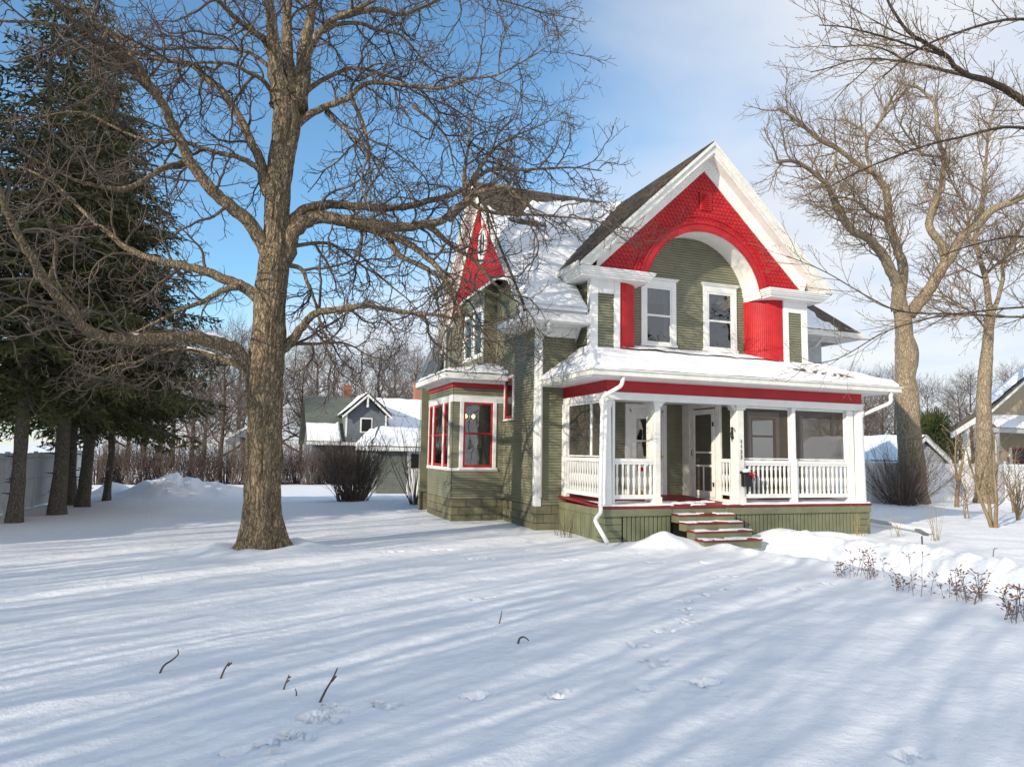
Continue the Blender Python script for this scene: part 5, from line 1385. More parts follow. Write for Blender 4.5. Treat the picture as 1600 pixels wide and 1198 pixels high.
# small dark conifer behind, and a leafy cedar
def cedar(loc, h, rad, seed, label):
    rng = random.Random(seed); T = thing('cedar_tree', loc, label, 'tree'); b = Vector(loc); tk = MB()
    tk.tube([b+Vector((0, 0, -.2)), b+Vector((0, 0, h*.5)), b+Vector((.1, 0, h*.95))], [.16, .1, .02], 8); nd = MB()
    lobes = [(Vector((rng.uniform(-.55, .55)*rad, rng.uniform(-.5, .5)*rad, h*rng.uniform(.15, .8))), rng.uniform(.3, .55)*rad) for _ in range(26)]
    for c, rr in lobes:
        rr *= (1.15-.6*c.z/h)
        for _ in range(620):
            d = rv(rng); o_ = b+c+Vector((d.x, d.y, d.z*1.3))*rr*rng.uniform(.55, 1.08); e = (d+Vector((0, 0, .9))+rv(rng)*.5).normalized(); wv = e.cross(rv(rng)).normalized()*.035
            ln = e*rng.uniform(.1, .25); nd.add([tuple(o_-wv), tuple(o_+wv), tuple(o_+ln+wv*.2), tuple(o_+ln-wv*.2)], [(0,1,2,3)])
    tk.build('trunk', M['barkd'], T); nd.build('crown', M['needle2'], T); return T
q = atY(1465, 720, 34); cedar((q.x, 34, 0), 5.6, 2.3, 71, 'dark green bushy cedar rising behind the white garage gable')

# ------------------------------------------------------------------ shrubs, hedge, weeds
def shrub(name, loc, h, w, n, seed, label, m_, twigs=1, cat='shrub', group=None, r=.012, fan=.55, build_parts=True):
    rng = random.Random(seed); b = Vector(loc); mb = MB()
    for i in range(n):
        a = rng.uniform(0, 6.28); rr = rng.uniform(0, .3)*w; p = b+Vector((math.cos(a)*rr, math.sin(a)*rr, -.08))
        el = rng.uniform(fan, 1.5); a2 = a+rng.uniform(-.5, .5)
        d = Vector((math.cos(a2)*math.cos(el), math.sin(a2)*math.cos(el), math.sin(el)))
        L = h*rng.uniform(.65, 1.12); bp = branch_path(p, d, L, 6, rng, .09, .03, .05); rr_ = [r*(1-.7*q/6) for q in range(7)]
        mb.tube(bp, rr_, 4, cap=False)
        if twigs: spawn(mb, bp, rr_, 0, rng, [dict(gap=.22*h/2, len=.42*h/2, rad=r*.5, rmin=r*.28, n=3, sides=3, ang=.6, wander=.15, t0=.05, t1=.1, tip=.3), dict(gap=.16, len=.16, rad=r*.35, rmin=r*.22, n=2, sides=3, ang=.6, wander=.15, t0=.05, t1=.1, tip=.3)][:twigs], .35)
    o = mb.build(name, m_, None)
    # move origin to the base
    me = o.data; me.transform(Matrix.Translation(-b)); o.location = b; ORG[o.name] = b
    return tag(o, label, cat, group)
shrub('shrub', (3.35, 25.6, gz(3.35, 25.6)), 2.35, 1.7, 260, 81, 'large round leafless brown shrub in front of the garage, right of the big tree', M['shrub'], 2, r=.011, fan=.85)
shrub('shrub', (5.0, 22.9, gz(5, 22.9)), 2.7, .5, 26, 82, 'tall thin bare shrub against the rear left corner of the green house', M['shrub'], 2, r=.014, fan=1.0)
shrub('shrub', (23.0, 19.8, 0.0), 2.5, 1.6, 150, 83, 'wide dark stemmed bare shrub at the foot of the pale knotted tree', M['shrub'], 1, r=.012, fan=.55)
# hedge: individual bushes
hs = shrub('hedge_bush', (-5.3, 45, gz(-5, 45)), 2.5, 1.1, 62, 84, 'x', M['shrub'], 2, r=.018, fan=1.0, group='leafless bushes of the rear hedge')
nh = 26
for i in range(nh):
    px_ = 150+i*(610-150)/(nh-1); q = atY(px_, 750, 45.5+(i % 3)*.5); lab = 'leafless hedge bush, number %d counting from the left' % (i+1)
    if i == 0: hs.location = (q.x, q.y, gz(q.x, q.y)); hs['label'] = lab; ORG[hs.name] = Vector(hs.location)
    else: copy_tree(hs, (q.x, q.y, gz(q.x, q.y)), i*1.7, .9+.2*((i*37) % 10)/10, lab, 'leafless bushes of the rear hedge')
# saplings right
def sapling(px_, py_, Y, h, r, seed, label, n=5):
    rng = random.Random(seed); q = atY(px_, py_, Y); b = Vector((q.x, Y, gz(q.x, Y))); T = thing('sapling', tuple(b), label, 'sapling'); tk = MB(); tw = MB()
    for i in range(n):
        d = Vector((rng.uniform(-.25, .25), rng.uniform(-.2, .2), 1)); bp = branch_path(b+Vector((rng.uniform(-.06, .06), rng.uniform(-.06, .06), -.1)), d, h*rng.uniform(.6, 1.1), 9, rng, .12, .02, .03)
        rr_ = [r*(1-.8*k/9) for k in range(10)]; tk.tube(bp, rr_, 7); spawn(tw, bp, rr_, 0, rng, [dict(gap=.2, len=.9, rad=.012, rmin=.005, n=5, sides=3, ang=.7, wander=.15, t0=.02, t1=.08, tip=.3, ct0=.2), dict(gap=.16, len=.3, rad=.006, rmin=.004, n=3, sides=3, ang=.7, wander=.15, t0=0, t1=.1, tip=.3)], .2)
    tk.build('trunk', M['shrubp'], T, smooth=True); tw.build('crown', M['shrubp'], T); return T
sapling(1553, 822, 13.3, 2.4, .055, 91, 'tan multi-stemmed sapling standing nearest in the snow at the right', 4)
sapling(1495, 788, 18.9, 2.9, .07, 92, 'tan sapling in front of the white fence between the two pale trunks', 3)
sapling(1590, 815, 14.6, 2.0, .03, 93, 'thin grey sapling cut by the right edge of the picture', 5)
sapling(1583, 800, 16.5, 2.2, .03, 94, 'spindly sapling leaning before the fence close to the right edge', 5)
sapling(1512, 808, 15.2, 1.5, .02, 95, 'small spindly sapling left of the nearest tan sapling', 3)
# seed head plants in the snow
def weed(px_, py_, h, seed, label, n=6, spread=.35):
    rng = random.Random(seed); b = atZ(px_, py_, 0.02); b = Vector((b.x, b.y, gz(b.x, b.y))); mb = MB(); hd = MB()
    T = thing('dried_plant', tuple(b), label, 'plant', 'dried perennials beside the shovelled path')
    for i in range(n):
        d = Vector((rng.uniform(-spread, spread), rng.uniform(-spread, spread), 1)); L = h*rng.uniform(.45, 1.05)
        bp = branch_path(b+Vector((rng.uniform(-.12, .12)*n/6, rng.uniform(-.1, .1), -.05)), d, L, 6, rng, .1, 0, .02); mb.tube(bp, [.005*(1-.4*k/6) for k in range(7)], 4)
        for k in range(8):
            j = rng.choice((2, 3, 4, 5, 6, 6, 6)); e = bp[j]; d2 = (Vector((rng.uniform(-1, 1), rng.uniform(-1, 1), rng.uniform(0, .8)))).normalized(); l2 = rng.uniform(.03, .09)
            mb.tube([e, e+d2*l2], .0022, 3, cap=False); hd.tube([e+d2*l2*.8, e+d2*(l2+.012), e+d2*(l2+.03)], [.002, .009, .001], 5)
    nv_ = len(mb.v); mb.v += hd.v; mb.f += [tuple(i_+nv_ for i_ in f_) for f_ in hd.f]; mb.m += [1]*len(hd.f); mb.build('seed_stems', [M['twigd'], M['dry']], T)
weed(1325, 900, .42, 101, 'dried reddish perennial clump left of the others beside the shovelled path', 8)
weed(1365, 905, .40, 102, 'dried perennial clump second from the left beside the path, with reddish heads', 8)
weed(1408, 925, .25, 103, 'low dried perennial, third from the left, beside the tall single stem', 5)
weed(1437, 932, .62, 104, 'tall single dried stem with a flat branching seed head', 2, .06)
weed(1448, 930, .3, 105, 'short bare dried stem just right of the tall seed head', 1, .1)
weed(1490, 938, .42, 106, 'dried perennial clump with brown leaves right of the tall stem', 8)
weed(1525, 942, .36, 107, 'dried reddish perennial clump second from the right edge', 9)
weed(1590, 968, .42, 108, 'dark dried perennial clump cut by the right edge', 12)
def tuft(px_, py_, h, seed, n, label, m_='grass', sp=.35):
    rng = random.Random(seed); b = atZ(px_, py_, 0.); b = Vector((b.x, b.y, gz(b.x, b.y))); mb = MB()
    for i in range(n):
        d = Vector((rng.uniform(-sp, sp), rng.uniform(-sp, sp), 1)); mb.tube(branch_path(b+Vector((rng.uniform(-.15, .15), rng.uniform(-.1, .1), -.05)), d, h*rng.uniform(.5, 1.1), 5, rng, .1, 0, -.06), [.006, .005, .004, .004, .003, .002], 3)
    o = mb.build('dry_grass', M[m_]); me = o.data; me.transform(Matrix.Translation(-b)); o.location = b; tag(o, label, 'dry grass')
tuft(1338, 838, .85, 111, 14, 'tan dry grass stalks in front of the right end of the porch skirt')
tuft(1461, 842, 1.0, 112, 12, 'pale dry grass stalks just right of the path light')
tuft(1405, 836, .7, 113, 7, 'thin pale dry stalks between the porch corner and the path light')
tuft(877, 835, .95, 114, 10, 'dark dry vine stalks against the left side of the porch', 'shrub', .25)
tuft(886, 838, .75, 115, 12, 'brown twigs growing beside the porch downspout', 'shrub', .3)
tuft(812, 822, .35, 116, 7, 'short dry weeds under the side wall by the bay', 'shrub', .3)
# sticks in the foreground snow
def stick(px_, py_, pts, r, label):
    b = atZ(px_, py_, 0); b = Vector((b.x, b.y, gz(b.x, b.y))); mb = MB()
    for L in pts:
        W = [b+Vector(p) for p in L]; W = smooth_path(W, 3); mb.tube(W, [r*(1-.6*i/len(W)) for i in range(len(W))], 6)
    o = mb.build('fallen_stick', M['shrub']); me = o.data; me.transform(Matrix.Translation(-b)); o.location = b; ORG[o.name] = b; tag(o, label, 'stick', 'sticks poking out of the snow')
stick(248, 1050, [[(0,0,-.03),(.03,.01,.05),(.09,.02,.09),(.13,.02,.13),(.125,.02,.17)]], .010, 'crooked stick furthest left in the foreground snow')
stick(343, 1057, [[(0,0,-.03),(.03,0,.06),(.065,.01,.115)], [(.055,.01,.09),(.085,.01,.11)]], .010, 'short straight stick second from the left in the snow')
stick(441, 1076, [[(0,0,-.03),(.025,0,.05),(.045,.01,.10)], [(.025,0,.05),(.05,0,.065)], [(.04,.01,.08),(.06,.01,.085)]], .008, 'small forked stick third from the left in the snow')
stick(463, 1086, [[(0,0,-.03),(.0,0,.02),(-.01,.0,.05)]], .007, 'tiny twig tip beside the small forked stick')
stick(496, 1098, [[(0,0,-.04),(.05,0,.07),(.10,.01,.15),(.13,.01,.22)], [(.09,.01,.13),(.125,.01,.165)]], .010, 'longest forked stick standing in the foreground snow')
stick(779, 975, [[(0,0,-.03),(.02,0,.05),(.035,0,.13)]], .008, 'thin upright stick in the middle of the snow field')
stick(809, 1008, [[(0,0,-.03),(.015,0,.04),(.06,0,.055),(.11,0,.02)]], .012, 'dark bent stick arched out of the snow in the middle')
stick(1552, 873, [[(0,0,-.05),(.01,0,.10),(.05,0,.17),(.12,0,.17)]], .010, 'thin metal coloured hook stick bent over at the right')
# path light and the fallen downspout
lt = thing('path_light', (0, 0, 0), 'small dark solar path light on a stake right of the shovelled path', 'garden light'); qb = atZ(1441, 852, 0); qb.z = gz(qb.x, qb.y); lt.location = qb; ORG[lt.name] = qb.copy()
lb = MB(); lb.tube([qb+Vector((0,0,-.1)), qb+Vector((0,0,.2))], .014, 8); lb.build('stake', M['black'], lt)
lb = MB(); c = qb+Vector((-.0, 0, .25)); lb.prism([(c.x-.13, c.y-.06, c.z+.06), (c.x+.12, c.y-.06, c.z-.05), (c.x+.13, c.y-.06, c.z-.01), (c.x-.09, c.y-.06, c.z+.10)], (0, .13, 0)); lb.build('lamp_head', M['grey'], lt)
dp = MB(); p0 = atZ(1362, 813, .12); p1 = atZ(1452, 829, .10); dp.tube([p0, p1], .055, 10); o = dp.build('drain_pipe', M['white']); tag(o, 'white drain pipe lying across the snow beside the right porch corner', 'pipe')

# ------------------------------------------------------------------ fences
def fence_left():
    F = thing('board_fence', (-5.95, 22, 0), 'weathered grey board fence behind the spruces at the left edge', 'fence'); y = 14.0; k = 0
    ps = MB()
    while y < 30:
        mb = MB(); y1 = y+2.35; n = 16
        for i in range(n):
            a = y+(y1-y)*i/n; mb.bbox(-5.97, -5.95, a+.004, a+(y1-y)/n-.004, .02+gz(-6, a), 1.52+random.uniform(-.01, .01), .003)
        for z in (.18, .72, 1.30): mb.bbox(-5.95, -5.91, y, y1, z, z+.06)
        mb.build('fence_panel', M['fenceg'], F)
        ps = MB(); ps.bbox(-6.0, -5.90, y1+.01, y1+.09, -.2, 1.56); ps.build('fence_post', M['fenceg'], F); y = y1+.10
fence_left()
def fence_right():
    F = thing('vinyl_fence', (27, 20.8, 0), 'long white vinyl privacy fence behind the pale trees at the right', 'fence'); x = 15.0
    while x < 44:
        mb = MB(); n = 14
        for i in range(n): mb.bbox(x+2.4*i/n+.003, x+2.4*(i+1)/n-.003, 20.8, 20.82, .0, 1.50, .004)
        mb.bbox(x, x+2.4, 20.77, 20.85, 1.48, 1.60); mb.bbox(x, x+2.4, 20.77, 20.85, .05, .18); mb.build('fence_panel', M['fencew'], F)
        p = MB(); p.bbox(x+2.4, x+2.53, 20.75, 20.88, -.2, 1.66, .01); p.prism([(x+2.39, 20.74, 1.66), (x+2.54, 20.74, 1.66), (x+2.465, 20.74, 1.73)], (0, .15, 0)); p.build('fence_post', M['fencew'], F)
        x += 2.53
fence_right()

# ------------------------------------------------------------------ neighbours
def siding_box(mb, x0, x1, y, z0, z1, rev=.12, rects=()): clap(mb, (0, y), (1, 0), (0, -1), [(x0, z0), (x1, z0), (x1, z1), (x0, z1)], rects, rev, .02)
# garage behind
YG = 36.0; gl = atY(590, 700, YG).x; gr_ = atY(720, 700, YG).x; zE = atY(630, 701, YG).z; zB = -.6
Ga = thing('garage', (gl, YG, -.45), 'grey-green garage with a white door and thick roof snow behind the round shrub', 'garage')
mb = MB(); dxa, dxb = atY(638, 740, YG).x, atY(663, 740, YG).x; siding_box(mb, gl, gr_, YG, zB, zE-.1, .10, [(dxa, dxb, -1, zE-.15)]); mb.box(gl, gl+.03, YG+.02, YG+6, zB, zE-.1); mb.build('wall', M['greys'], Ga)
mb = MB(); mb.bbox(gl-.3, gr_+.3, YG-.35, YG-.3, zE-.12, zE+.08); mb.bbox(gl-.3, gl-.26, YG-.3, YG+6, zE-.12, zE+.08); mb.build('fascia', M['white'], Ga)
mb = MB(); mb.bbox(dxa-.08, dxa, YG-.03, YG, zB, zE-.15); mb.bbox(dxb, dxb+.08, YG-.03, YG, zB, zE-.15); mb.bbox(dxa, dxb, YG-.0, YG+.03, zB, zE-.15); Dg = mb.build('door', M['white_old'], Ga)
mb = MB(); z_ = zE-.25; mb.box(dxa+.12, dxb-.1, YG-.012, YG-.004, z_-.75, z_); mb.build('window', M['black'], Dg)
mb = MB(); mb.tube([(dxb-.07, YG-.03, z_-1.1), (dxb-.07, YG-.08, z_-1.1)], .03, 8); mb.build('handle', M['brass'], Dg)
mb = MB(); quad_sheet(mb, (gl-.35, YG-.38, zE+.08), (gr_+.3, YG-.38, zE+.08), (gr_-.2, YG+3, zE+1.05), (gl+.6, YG+3, zE+1.05), 40, 16, .16, None, 2., .15, .6); quad_sheet(mb, (gl-.35, YG+6, zE+.08), (gl-.35, YG-.38, zE+.08), (gl+.6, YG+3, zE+1.05), (gl+.6, YG+6, zE+1.05), 10, 10, .16, None, 2., .15, .6)
mb.build('roof_snow', M['snow'], Ga, smooth=True)
# blue-grey bungalow
YB = 50.0; P_ = lambda px_, py_, Y=YB: atY(px_, py_, Y)
xl, xr = P_(478, 700).x, P_(760, 700).x; zr = atY(560, 621, YB+4.5).z; ze_ = P_(560, 692).z
B = thing('bungalow', ((xl+xr)/2, YB, -.5), 'blue-grey bungalow with a gabled dormer and snowy roof beyond the hedge', 'house')
mb = MB(); siding_box(mb, xl+.4, xr, YB, -.7, ze_, .12); mb.box(xl+.4, xl+.42, YB, YB+9, -.7, ze_); mb.build('wall', M['blues'], B)
mb = MB(); slab(mb, [(xl, YB-.5, ze_), (xr, YB-.5, ze_), (xr, YB+4.5, zr), (xl, YB+4.5, zr)], .15); slab(mb, [(xl, YB+9.5, ze_), (xr, YB+9.5, ze_), (xr, YB+4.5, zr), (xl, YB+4.5, zr)], .15)
mb.prism([(xl+.42, YB, ze_), (xl+.42, YB+9, ze_), (xl+.42, YB+4.5, zr-.15)], (.1, 0, 0))
mb.build('roof', M['roofg'], B)
mb = MB(); mb.bbox(xl, xr, YB-.56, YB-.5, ze_-.18, ze_+.04)
dxl, dxr = P_(533, 650).x, P_(610, 650).x; dxc = (dxl+dxr)/2; dza = P_(571, 615).z; dze = P_(535, 649).z
wl, wr = P_(540, 650).x, P_(603, 650).x
for s, xe in ((-1, dxl), (1, dxr)):
    mb.prism([(dxc, YB-.75, dza), (xe, YB-.75, dze), (xe, YB-.75, dze-.22), (dxc, YB-.75, dza-.24)], (0, .06, 0))
mb.bbox(wl-.02, wl+.1, YB-.34, YB-.3, dze-1.5, dze+.1); mb.bbox(wr-.1, wr+.02, YB-.34, YB-.3, dze-1.5, dze+.1); mb.bbox(dxc-.06, dxc+.06, YB-.72, YB-.3, dza-1.0, dza-.2)
fx0, fx1, fz0, fz1 = P_(564.5, 650).x, P_(579, 650).x, P_(570, 674).z, P_(570, 655).z
mb.bbox(fx0-.1, fx1+.1, YB-.35, YB-.3, fz0-.1, fz1+.1); mb.build('trim', M['white'], B)
mb = MB(); mb.box(fx0, fx1, YB-.37, YB-.352, fz0, fz1); mb.build('window', M['black'], B)
mb = MB(); clap(mb, (0, YB-.3), (1, 0), (0, -1), [(wl, dze-1.8), (wr, dze-1.8), (wr, dze-.05), (dxc, dza-.28), (wl, dze-.05)], (), .12, .02)
mb.box(wl, wl+.02, YB-.28, YB+3, dze-1.8, dze); mb.box(wr-.02, wr, YB-.28, YB+3, dze-1.8, dze); mb.build('dormer', M['blues'], B)
mb = MB(); slab(mb, [(dxc, YB-.75, dza+.02), (dxl, YB-.75, dze+.02), (dxl, YB+3.5, dze+.02), (dxc, YB+4.5, dza+.02)], .05); slab(mb, [(dxc, YB-.75, dza+.02), (dxr, YB-.75, dze+.02), (dxr, YB+3.5, dze+.02), (dxc, YB+4.5, dza+.02)], .05); mb.build('dormer_roof', M['roofg'], B)
def mbg(p, u, v):
    r1 = (p.x-P_(500, 650).x)/3.2+ (.5-v)*1.6 + .25*N3(p.x, p.y*2, 1)
    k = 0
    if v > .35 and r1 < .55: k -= .4
    if v > .97: k -= .2
    if u > .72 and .45 < v < .72+.1*N3(p.x*2, 0): k -= .4
    if dxl < p.x < dxr and p.z < dza-(dza-dze)*abs(p.x-dxc)/(dxr-dxc): k -= .3
    return k
mb = MB(); quad_sheet(mb, (xl, YB-.55, ze_+.03), (xr, YB-.55, ze_+.03), (xr, YB+4.5, zr), (xl, YB+4.5, zr), 110, 44, .2, mbg, 4., .15, .5)
quad_sheet(mb, (dxl, YB-.78, dze+.02), (dxc, YB-.78, dza+.02), (dxc, YB+4.5, dza+.02), (dxl, YB+3, dze+.02), 14, 20, .10, None, 4., .0, .6)
quad_sheet(mb, (dxr, YB-.78, dze+.02), (dxc, YB-.78, dza+.02), (dxc, YB+4.5, dza+.02), (dxr, YB+3, dze+.02), 14, 20, .10, None, 4., .0, .6)
mb.build('roof_snow', M['snow'], B, smooth=True)
for (a, b_, Y, pz0, pz1, lab) in ((537, 549, YB+6.5, 640, 603, 0), (648, 662, YB+4.3, 650, 599, 1)):
    mb = MB(); x0_, x1_ = atY(a, 620, Y).x, atY(b_, 620, Y).x; mb.box(x0_, x1_, Y, Y+.6, atY(a, pz0, Y).z, atY(a, pz1, Y).z); mb.box(x0_-.06, x1_+.06, Y-.06, Y+.66, atY(a, pz1, Y).z, atY(a, pz1, Y).z+.1); mb.build('chimney', M['brick'], B)
# white gabled house far left behind hedge
Yw = 66; a0, a1 = atY(352, 700, Yw).x, atY(440, 700, Yw).x; zc_ = atY(388, 664, Yw).z; zl_ = atY(352, 684, Yw).z; ac = atY(388, 664, Yw).x
Wh = thing('cottage', (ac, Yw, -.5), 'pale gabled cottage half hidden behind the hedge, left of the big trunk', 'house')
mb = MB(); clap(mb, (0, Yw), (1, 0), (0, -1), [(a0, -1), (2*ac-a0, -1), (2*ac-a0, zl_), (ac, zc_-.2), (a0, zl_)], (), .2, .02); mb.box(a0, a0+.05, Yw+.03, Yw+8, -1, zl_); mb.build('wall', M['ltgrey'], Wh)
mb = MB(); slab(mb, [(ac, Yw-.4, zc_), (a0-.4, Yw-.4, zl_-.2), (a0-.4, Yw+8, zl_-.2), (ac, Yw+8, zc_)], .2); slab(mb, [(ac, Yw-.4, zc_), (2*ac-a0+.4, Yw-.4, zl_-.2), (2*ac-a0+.4, Yw+8, zl_-.2), (ac, Yw+8, zc_)], .2); mb.build('roof', M['snow'], Wh)
mb = MB(); mb.box(ac-.5, ac+.3, Yw-.05, Yw-.03, 1.2, 2.6); mb.build('window', M['black'], Wh)
# right garage, gable toward us
Yr = 25.0; ap = atY(1447, 682, Yr); el_ = atY(1408, 716, Yr); er = atY(1488, 722, Yr)
RG = thing('garage', (ap.x, Yr, 0), 'white gabled garage with a snow covered roof behind the vinyl fence at the right', 'garage')
hw = er.x-ap.x; ze2 = er.z; Yk = 32.5
mb = MB(); clap(mb, (0, Yr+.25), (1, 0), (0, -1), [(ap.x-hw+.3, 0), (er.x-.3, 0), (er.x-.3, ze2+.1), (ap.x, ap.z-.2), (ap.x-hw+.3, ze2+.1)], (), .14, .02); mb.box(ap.x-hw+.3, ap.x-hw+.34, Yr+.27, Yk, 0, ze2); mb.build('wall', M['ltgrey'], RG)
mb = MB()
for s in (-1, 1):
    mb.prism([(ap.x, Yr, ap.z), (ap.x+s*hw, Yr, ze2), (ap.x+s*hw, Yr, ze2-.16), (ap.x, Yr, ap.z-.18)], (0, .05, 0))
mb.bbox(ap.x-hw-.04, ap.x-hw, Yr, Yk, ze2-.14, ze2); mb.build('trim', M['white'], RG)
mb = MB(); slab(mb, [(ap.x, Yr+.02, ap.z+.01), (ap.x-hw, Yr+.02, ze2+.01), (ap.x-hw, Yk, ze2+.01), (ap.x, Yk, ap.z+.01)], .05); slab(mb, [(ap.x, Yr+.02, ap.z+.01), (er.x, Yr+.02, ze2+.01), (er.x, Yk, ze2+.01), (ap.x, Yk, ap.z+.01)], .05); mb.build('roof', M['roofg'], RG)
mb = MB(); quad_sheet(mb, (ap.x-hw, Yk, ze2+.02), (ap.x-hw, Yr, ze2+.02), (ap.x, Yr, ap.z+.02), (ap.x, Yk, ap.z+.02), 40, 14, .1, None, 3., .1); quad_sheet(mb, (er.x, Yr, ze2+.02), (er.x, Yk, ze2+.02), (ap.x, Yk, ap.z+.02), (ap.x, Yr, ap.z+.02), 40, 14, .1, None, 3., .1); mb.build('roof_snow', M['snow'], RG, smooth=True)
# tan house at the right edge
Yt = 23.5; T_ = lambda px_, py_, Y=Yt: atY(px_, py_, Y)
TH = thing('tan_house', (T_(1700, 700).x, Yt, 0), 'tan sided house with white roof edges and a small porch cut by the right edge', 'house')
lo = T_(1545, 641); hi = T_(1600, 592); slp = (hi.z-lo.z)/(hi.x-lo.x); xm = lo.x+5.0
mb = MB(); wx = T_(1562, 700).x
clap(mb, (0, Yt+.5), (1, 0), (0, -1), [(wx, 0), (xm+3.5, 0), (xm+3.5, lo.z+.5), (xm, lo.z+slp*5-.3), (wx, lo.z+slp*(wx-lo.x)-.25)], [(T_(1581, 700, Yt+.5).x, T_(1610, 700, Yt+.5).x, 1.2, 2.35)], .11, .02)
mb.box(wx, wx+.03, Yt+.53, Yt+1.2, 0, lo.z+.1); mb.build('wall', M['tans'], TH)
mb = MB(); mb.prism([(lo.x, Yt, lo.z), (xm, Yt, lo.z+slp*(xm-lo.x)), (xm, Yt, lo.z+slp*(xm-lo.x)-.26), (lo.x, Yt, lo.z-.24)], (0, .06, 0)); mb.prism([(lo.x, Yt+.44, lo.z-.2), (xm, Yt+.44, lo.z+slp*(xm-lo.x)-.2), (xm, Yt+.44, lo.z+slp*(xm-lo.x)-.46), (lo.x+.4, Yt+.44, lo.z-.2)], (0, .06, 0))
mb.prism([(lo.x+.15, Yt+.05, lo.z-.25), (lo.x+.75, Yt+.05, lo.z-.25), (lo.x+.75, Yt+.05, lo.z-.6)], (0, .45, 0))
mb.build('trim', M['white'], TH)
mb = MB(); slab(mb, [(lo.x-.05, Yt-.02, lo.z+.02), (xm, Yt-.02, lo.z+slp*(xm-lo.x)+.02), (xm, Yt+.6, lo.z+slp*(xm-lo.x)+.02), (lo.x-.05, Yt+.6, lo.z+.02)], .1); slab(mb, [(xm+5, Yt-.02, lo.z+.02), (xm, Yt-.02, lo.z+slp*(xm-lo.x)+.02), (xm, Yt+.6, lo.z+slp*(xm-lo.x)+.02), (xm+5, Yt+.6, lo.z+.02)], .1); mb.build('roof', M['shingle'], TH)
mb = MB(); quad_sheet(mb, (lo.x-.1, Yt+.6, lo.z+.04), (lo.x-.1, Yt-.05, lo.z+.04), (xm, Yt-.05, lo.z+slp*(xm-lo.x)+.04), (xm, Yt+.6, lo.z+slp*(xm-lo.x)+.04), 30, 20, .1, None, 3., .1); mb.build('roof_snow', M['snow'], TH, smooth=True)
# lower left porch gable of that house
a = T_(1487, 675, Yt-1); b_ = T_(1543, 639, Yt-1)
mb = MB(); mb.prism([(a.x, Yt-1, a.z), (b_.x, Yt-1, b_.z), (b_.x, Yt-1, b_.z-.3), (a.x, Yt-1, a.z-.26)], (0, .06, 0)); mb.prism([(a.x+.9, Yt-.4, a.z+.05), (b_.x, Yt-.4, b_.z-.4), (b_.x, Yt-.4, b_.z-.6), (a.x+.9, Yt-.4, a.z-.15)], (0, .06, 0)); mb.bbox(T_(1509, 700, Yt-.4).x, T_(1514, 700, Yt-.4).x, Yt-.45, Yt-.3, 0, a.z+.0); mb.build('side_porch_trim', M['white'], TH)
mb = MB(); slab(mb, [(a.x, Yt-1, a.z+.03), (b_.x, Yt-1, b_.z+.03), (b_.x, Yt-.6, b_.z+.03), (a.x, Yt-.6, a.z+.03)], .04); mb.build('side_porch_roof', M['shingle'], TH)
mb = MB(); z5 = T_(1560, 668, Yt-1.2).z; mb.bbox(T_(1553, 668, Yt-1.2).x, T_(1700, 668, Yt-1.2).x, Yt-1.2, Yt-1.1, z5-.22, z5); x5 = T_(1558, 700, Yt-1.1).x; mb.bbox(x5, x5+.16, Yt-1.15, Yt-1.0, 0, z5-.2); mb.build('porch_trim', M['ltgrey'], TH)
mb = MB(); quad_sheet(mb, (x5-.2, Yt-1.25, z5), (x5+6, Yt-1.25, z5), (x5+6, Yt+.5, z5+.7), (x5+.4, Yt+.5, z5+.7), 30, 10, .08, None, 2., .1); mb.build('porch_roof_snow', M['snow'], TH, smooth=True)
wa, wb_ = T_(1581, 700, Yt+.5).x, T_(1610, 700, Yt+.5).x; mb = MB(); mb.bbox(wa-.25, wa-.08, Yt+.44, Yt+.5, 0, 2.4); mb.build('window_casing', M['white'], TH)
mb = MB(); mb.bbox(wa-.08, wa, Yt+.45, Yt+.52, 1.15, 2.4); mb.bbox(wa, wb_, Yt+.45, Yt+.52, 1.15, 1.22); mb.bbox(wa, wb_, Yt+.45, Yt+.52, 1.75, 1.8); mb.bbox(wa, wb_, Yt+.45, Yt+.52, 2.33, 2.4); Wt = mb.build('window', M['red'], TH)
mb = MB(); mb.box(wa, wb_, Yt+.51, Yt+.53, 1.2, 2.35); mb.build('pane', M['black'], Wt)

# ------------------------------------------------------------------ sky and sun
SUN_AZ, SUN_EL = R(SUNAZ), R(SUNEL)      # azimuth measured from +y toward +x of the direction TO the sun
sd = Vector((math.sin(SUN_AZ)*math.cos(SUN_EL), math.cos(SUN_AZ)*math.cos(SUN_EL), math.sin(SUN_EL)))
ld = bpy.data.lights.new('sun', 'SUN'); ld.energy = SUNE; ld.angle = R(.46); ld.color = (1, .89, .74)
lo_ = bpy.data.objects.new('sun', ld); COL.objects.link(lo_); lo_.rotation_euler = (-sd).to_track_quat('-Z', 'Y').to_euler(); lo_.location = (-20, -10, 20)
wd = bpy.data.worlds.new('World'); scn.world = wd; wd.use_nodes = True; nt = wd.node_tree; N = nt.nodes; L = nt.links; bg = N['Background']
sky = N.new('ShaderNodeTexSky'); sky.sky_type = 'NISHITA'; sky.sun_disc = False; sky.sun_elevation = SUN_EL; sky.sun_rotation = SUN_AZ; sky.air_density = 1.; sky.dust_density = .3; sky.ozone_density = 2.
tc = N.new('ShaderNodeTexCoord'); sep = N.new('ShaderNodeSeparateXYZ'); L.new(tc.outputs['Generated'], sep.inputs[0])
def mth(op, a, b=None, c=None):
    n = N.new('ShaderNodeMath'); n.operation = op
    for i, v in enumerate((a, b, c)):
        if v is None: continue
        if isinstance(v, (int, float)): n.inputs[i].default_value = v
        else: L.new(v, n.inputs[i])
    return n.outputs[0]
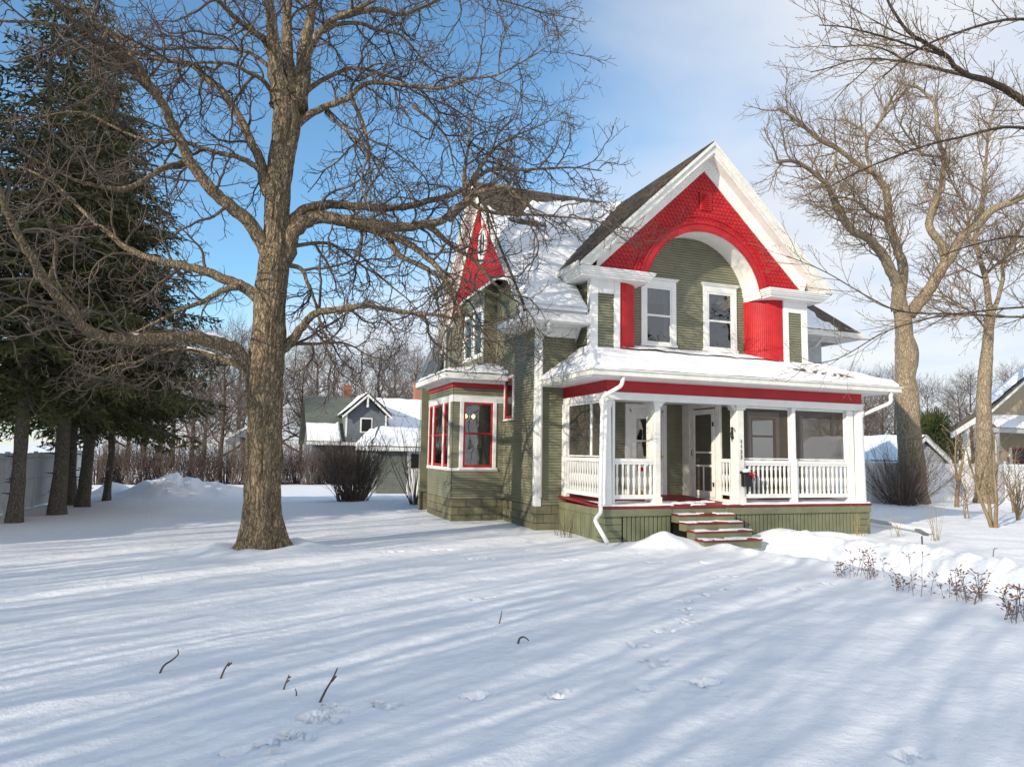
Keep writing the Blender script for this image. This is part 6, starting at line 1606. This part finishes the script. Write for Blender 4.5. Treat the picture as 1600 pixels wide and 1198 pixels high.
# cloud sheet: project the direction on a high plane, bank it toward the east (right) and the horizon
zc = mth('ADD', mth('MAXIMUM', sep.outputs[2], 0.), .16)
ux = mth('DIVIDE', sep.outputs[0], zc); uy = mth('DIVIDE', sep.outputs[1], zc)
cb_ = N.new('ShaderNodeCombineXYZ'); L.new(ux, cb_.inputs[0]); L.new(uy, cb_.inputs[1])
nz = N.new('ShaderNodeTexNoise'); nz.inputs['Scale'].default_value = .9; nz.inputs['Detail'].default_value = 7; nz.inputs['Roughness'].default_value = .5; nz.inputs['Distortion'].default_value = .5
L.new(cb_.outputs[0], nz.inputs['Vector'])
east = mth('SUBTRACT', mth('MULTIPLY', sep.outputs[0], 1.), mth('MULTIPLY', sep.outputs[1], .25))   # about 0 at left, .6 at right
f1 = mth('ADD', mth('MULTIPLY_ADD', east, 2.1, .27), mth('MULTIPLY', mth('SUBTRACT', nz.outputs['Fac'], .5), 1.5))
hz = mth('MULTIPLY', mth('SUBTRACT', .33, sep.outputs[2]), 4.2)
f2 = mth('ADD', mth('ADD', f1, mth('MAXIMUM', hz, -.35)), mth('MAXIMUM', mth('MULTIPLY', sep.outputs[1], -2.2), 0.))  # last term: unseen cloud behind the camera, added to make the fill light less blue
mr = N.new('ShaderNodeMapRange'); mr.inputs[1].default_value = .12; mr.inputs[2].default_value = .95; mr.interpolation_type = 'SMOOTHSTEP'; L.new(f2, mr.inputs[0])
cf = mth('MULTIPLY', mr.outputs[0], .93)
sk = N.new('ShaderNodeMix'); sk.data_type = 'RGBA'; sk.blend_type = 'MULTIPLY'; sk.inputs[0].default_value = 1; L.new(sky.outputs[0], sk.inputs[6]); sk.inputs[7].default_value = SKYT
cm = N.new('ShaderNodeMix'); cm.data_type = 'RGBA'; L.new(cf, cm.inputs[0]); L.new(sk.outputs[2], cm.inputs[6])
nz2 = N.new('ShaderNodeTexNoise'); nz2.inputs['Scale'].default_value = 2.2; nz2.inputs['Detail'].default_value = 6; L.new(cb_.outputs[0], nz2.inputs['Vector'])
cc = N.new('ShaderNodeValToRGB'); cc.color_ramp.elements[0].position = .35; cc.color_ramp.elements[1].position = .65
cc.color_ramp.elements[0].color = (CLD*.80, CLD*.86, CLD*.98, 1); cc.color_ramp.elements[1].color = (CLD*.97, CLD*.98, CLD, 1); L.new(nz2.outputs['Fac'], cc.inputs[0])
cs_ = N.new('ShaderNodeMix'); cs_.data_type = 'RGBA'; cs_.blend_type = 'MULTIPLY'; cs_.inputs[0].default_value = 1; L.new(cc.outputs[0], cs_.inputs[6]); cs_.inputs[7].default_value = (10, 10, 10, 1)
L.new(cs_.outputs[2], cm.inputs[7]); L.new(cm.outputs[2], bg.inputs['Color']); bg.inputs['Strength'].default_value = SKYS
scn.view_settings.view_transform = 'Standard'; scn.view_settings.look = 'None'; scn.view_settings.gamma = 1; scn.view_settings.exposure = EXPO
scn.view_settings.use_curve_mapping = False
scn.render.engine = 'CYCLES'; scn.cycles.max_bounces = 8; scn.cycles.transparent_max_bounces = 12
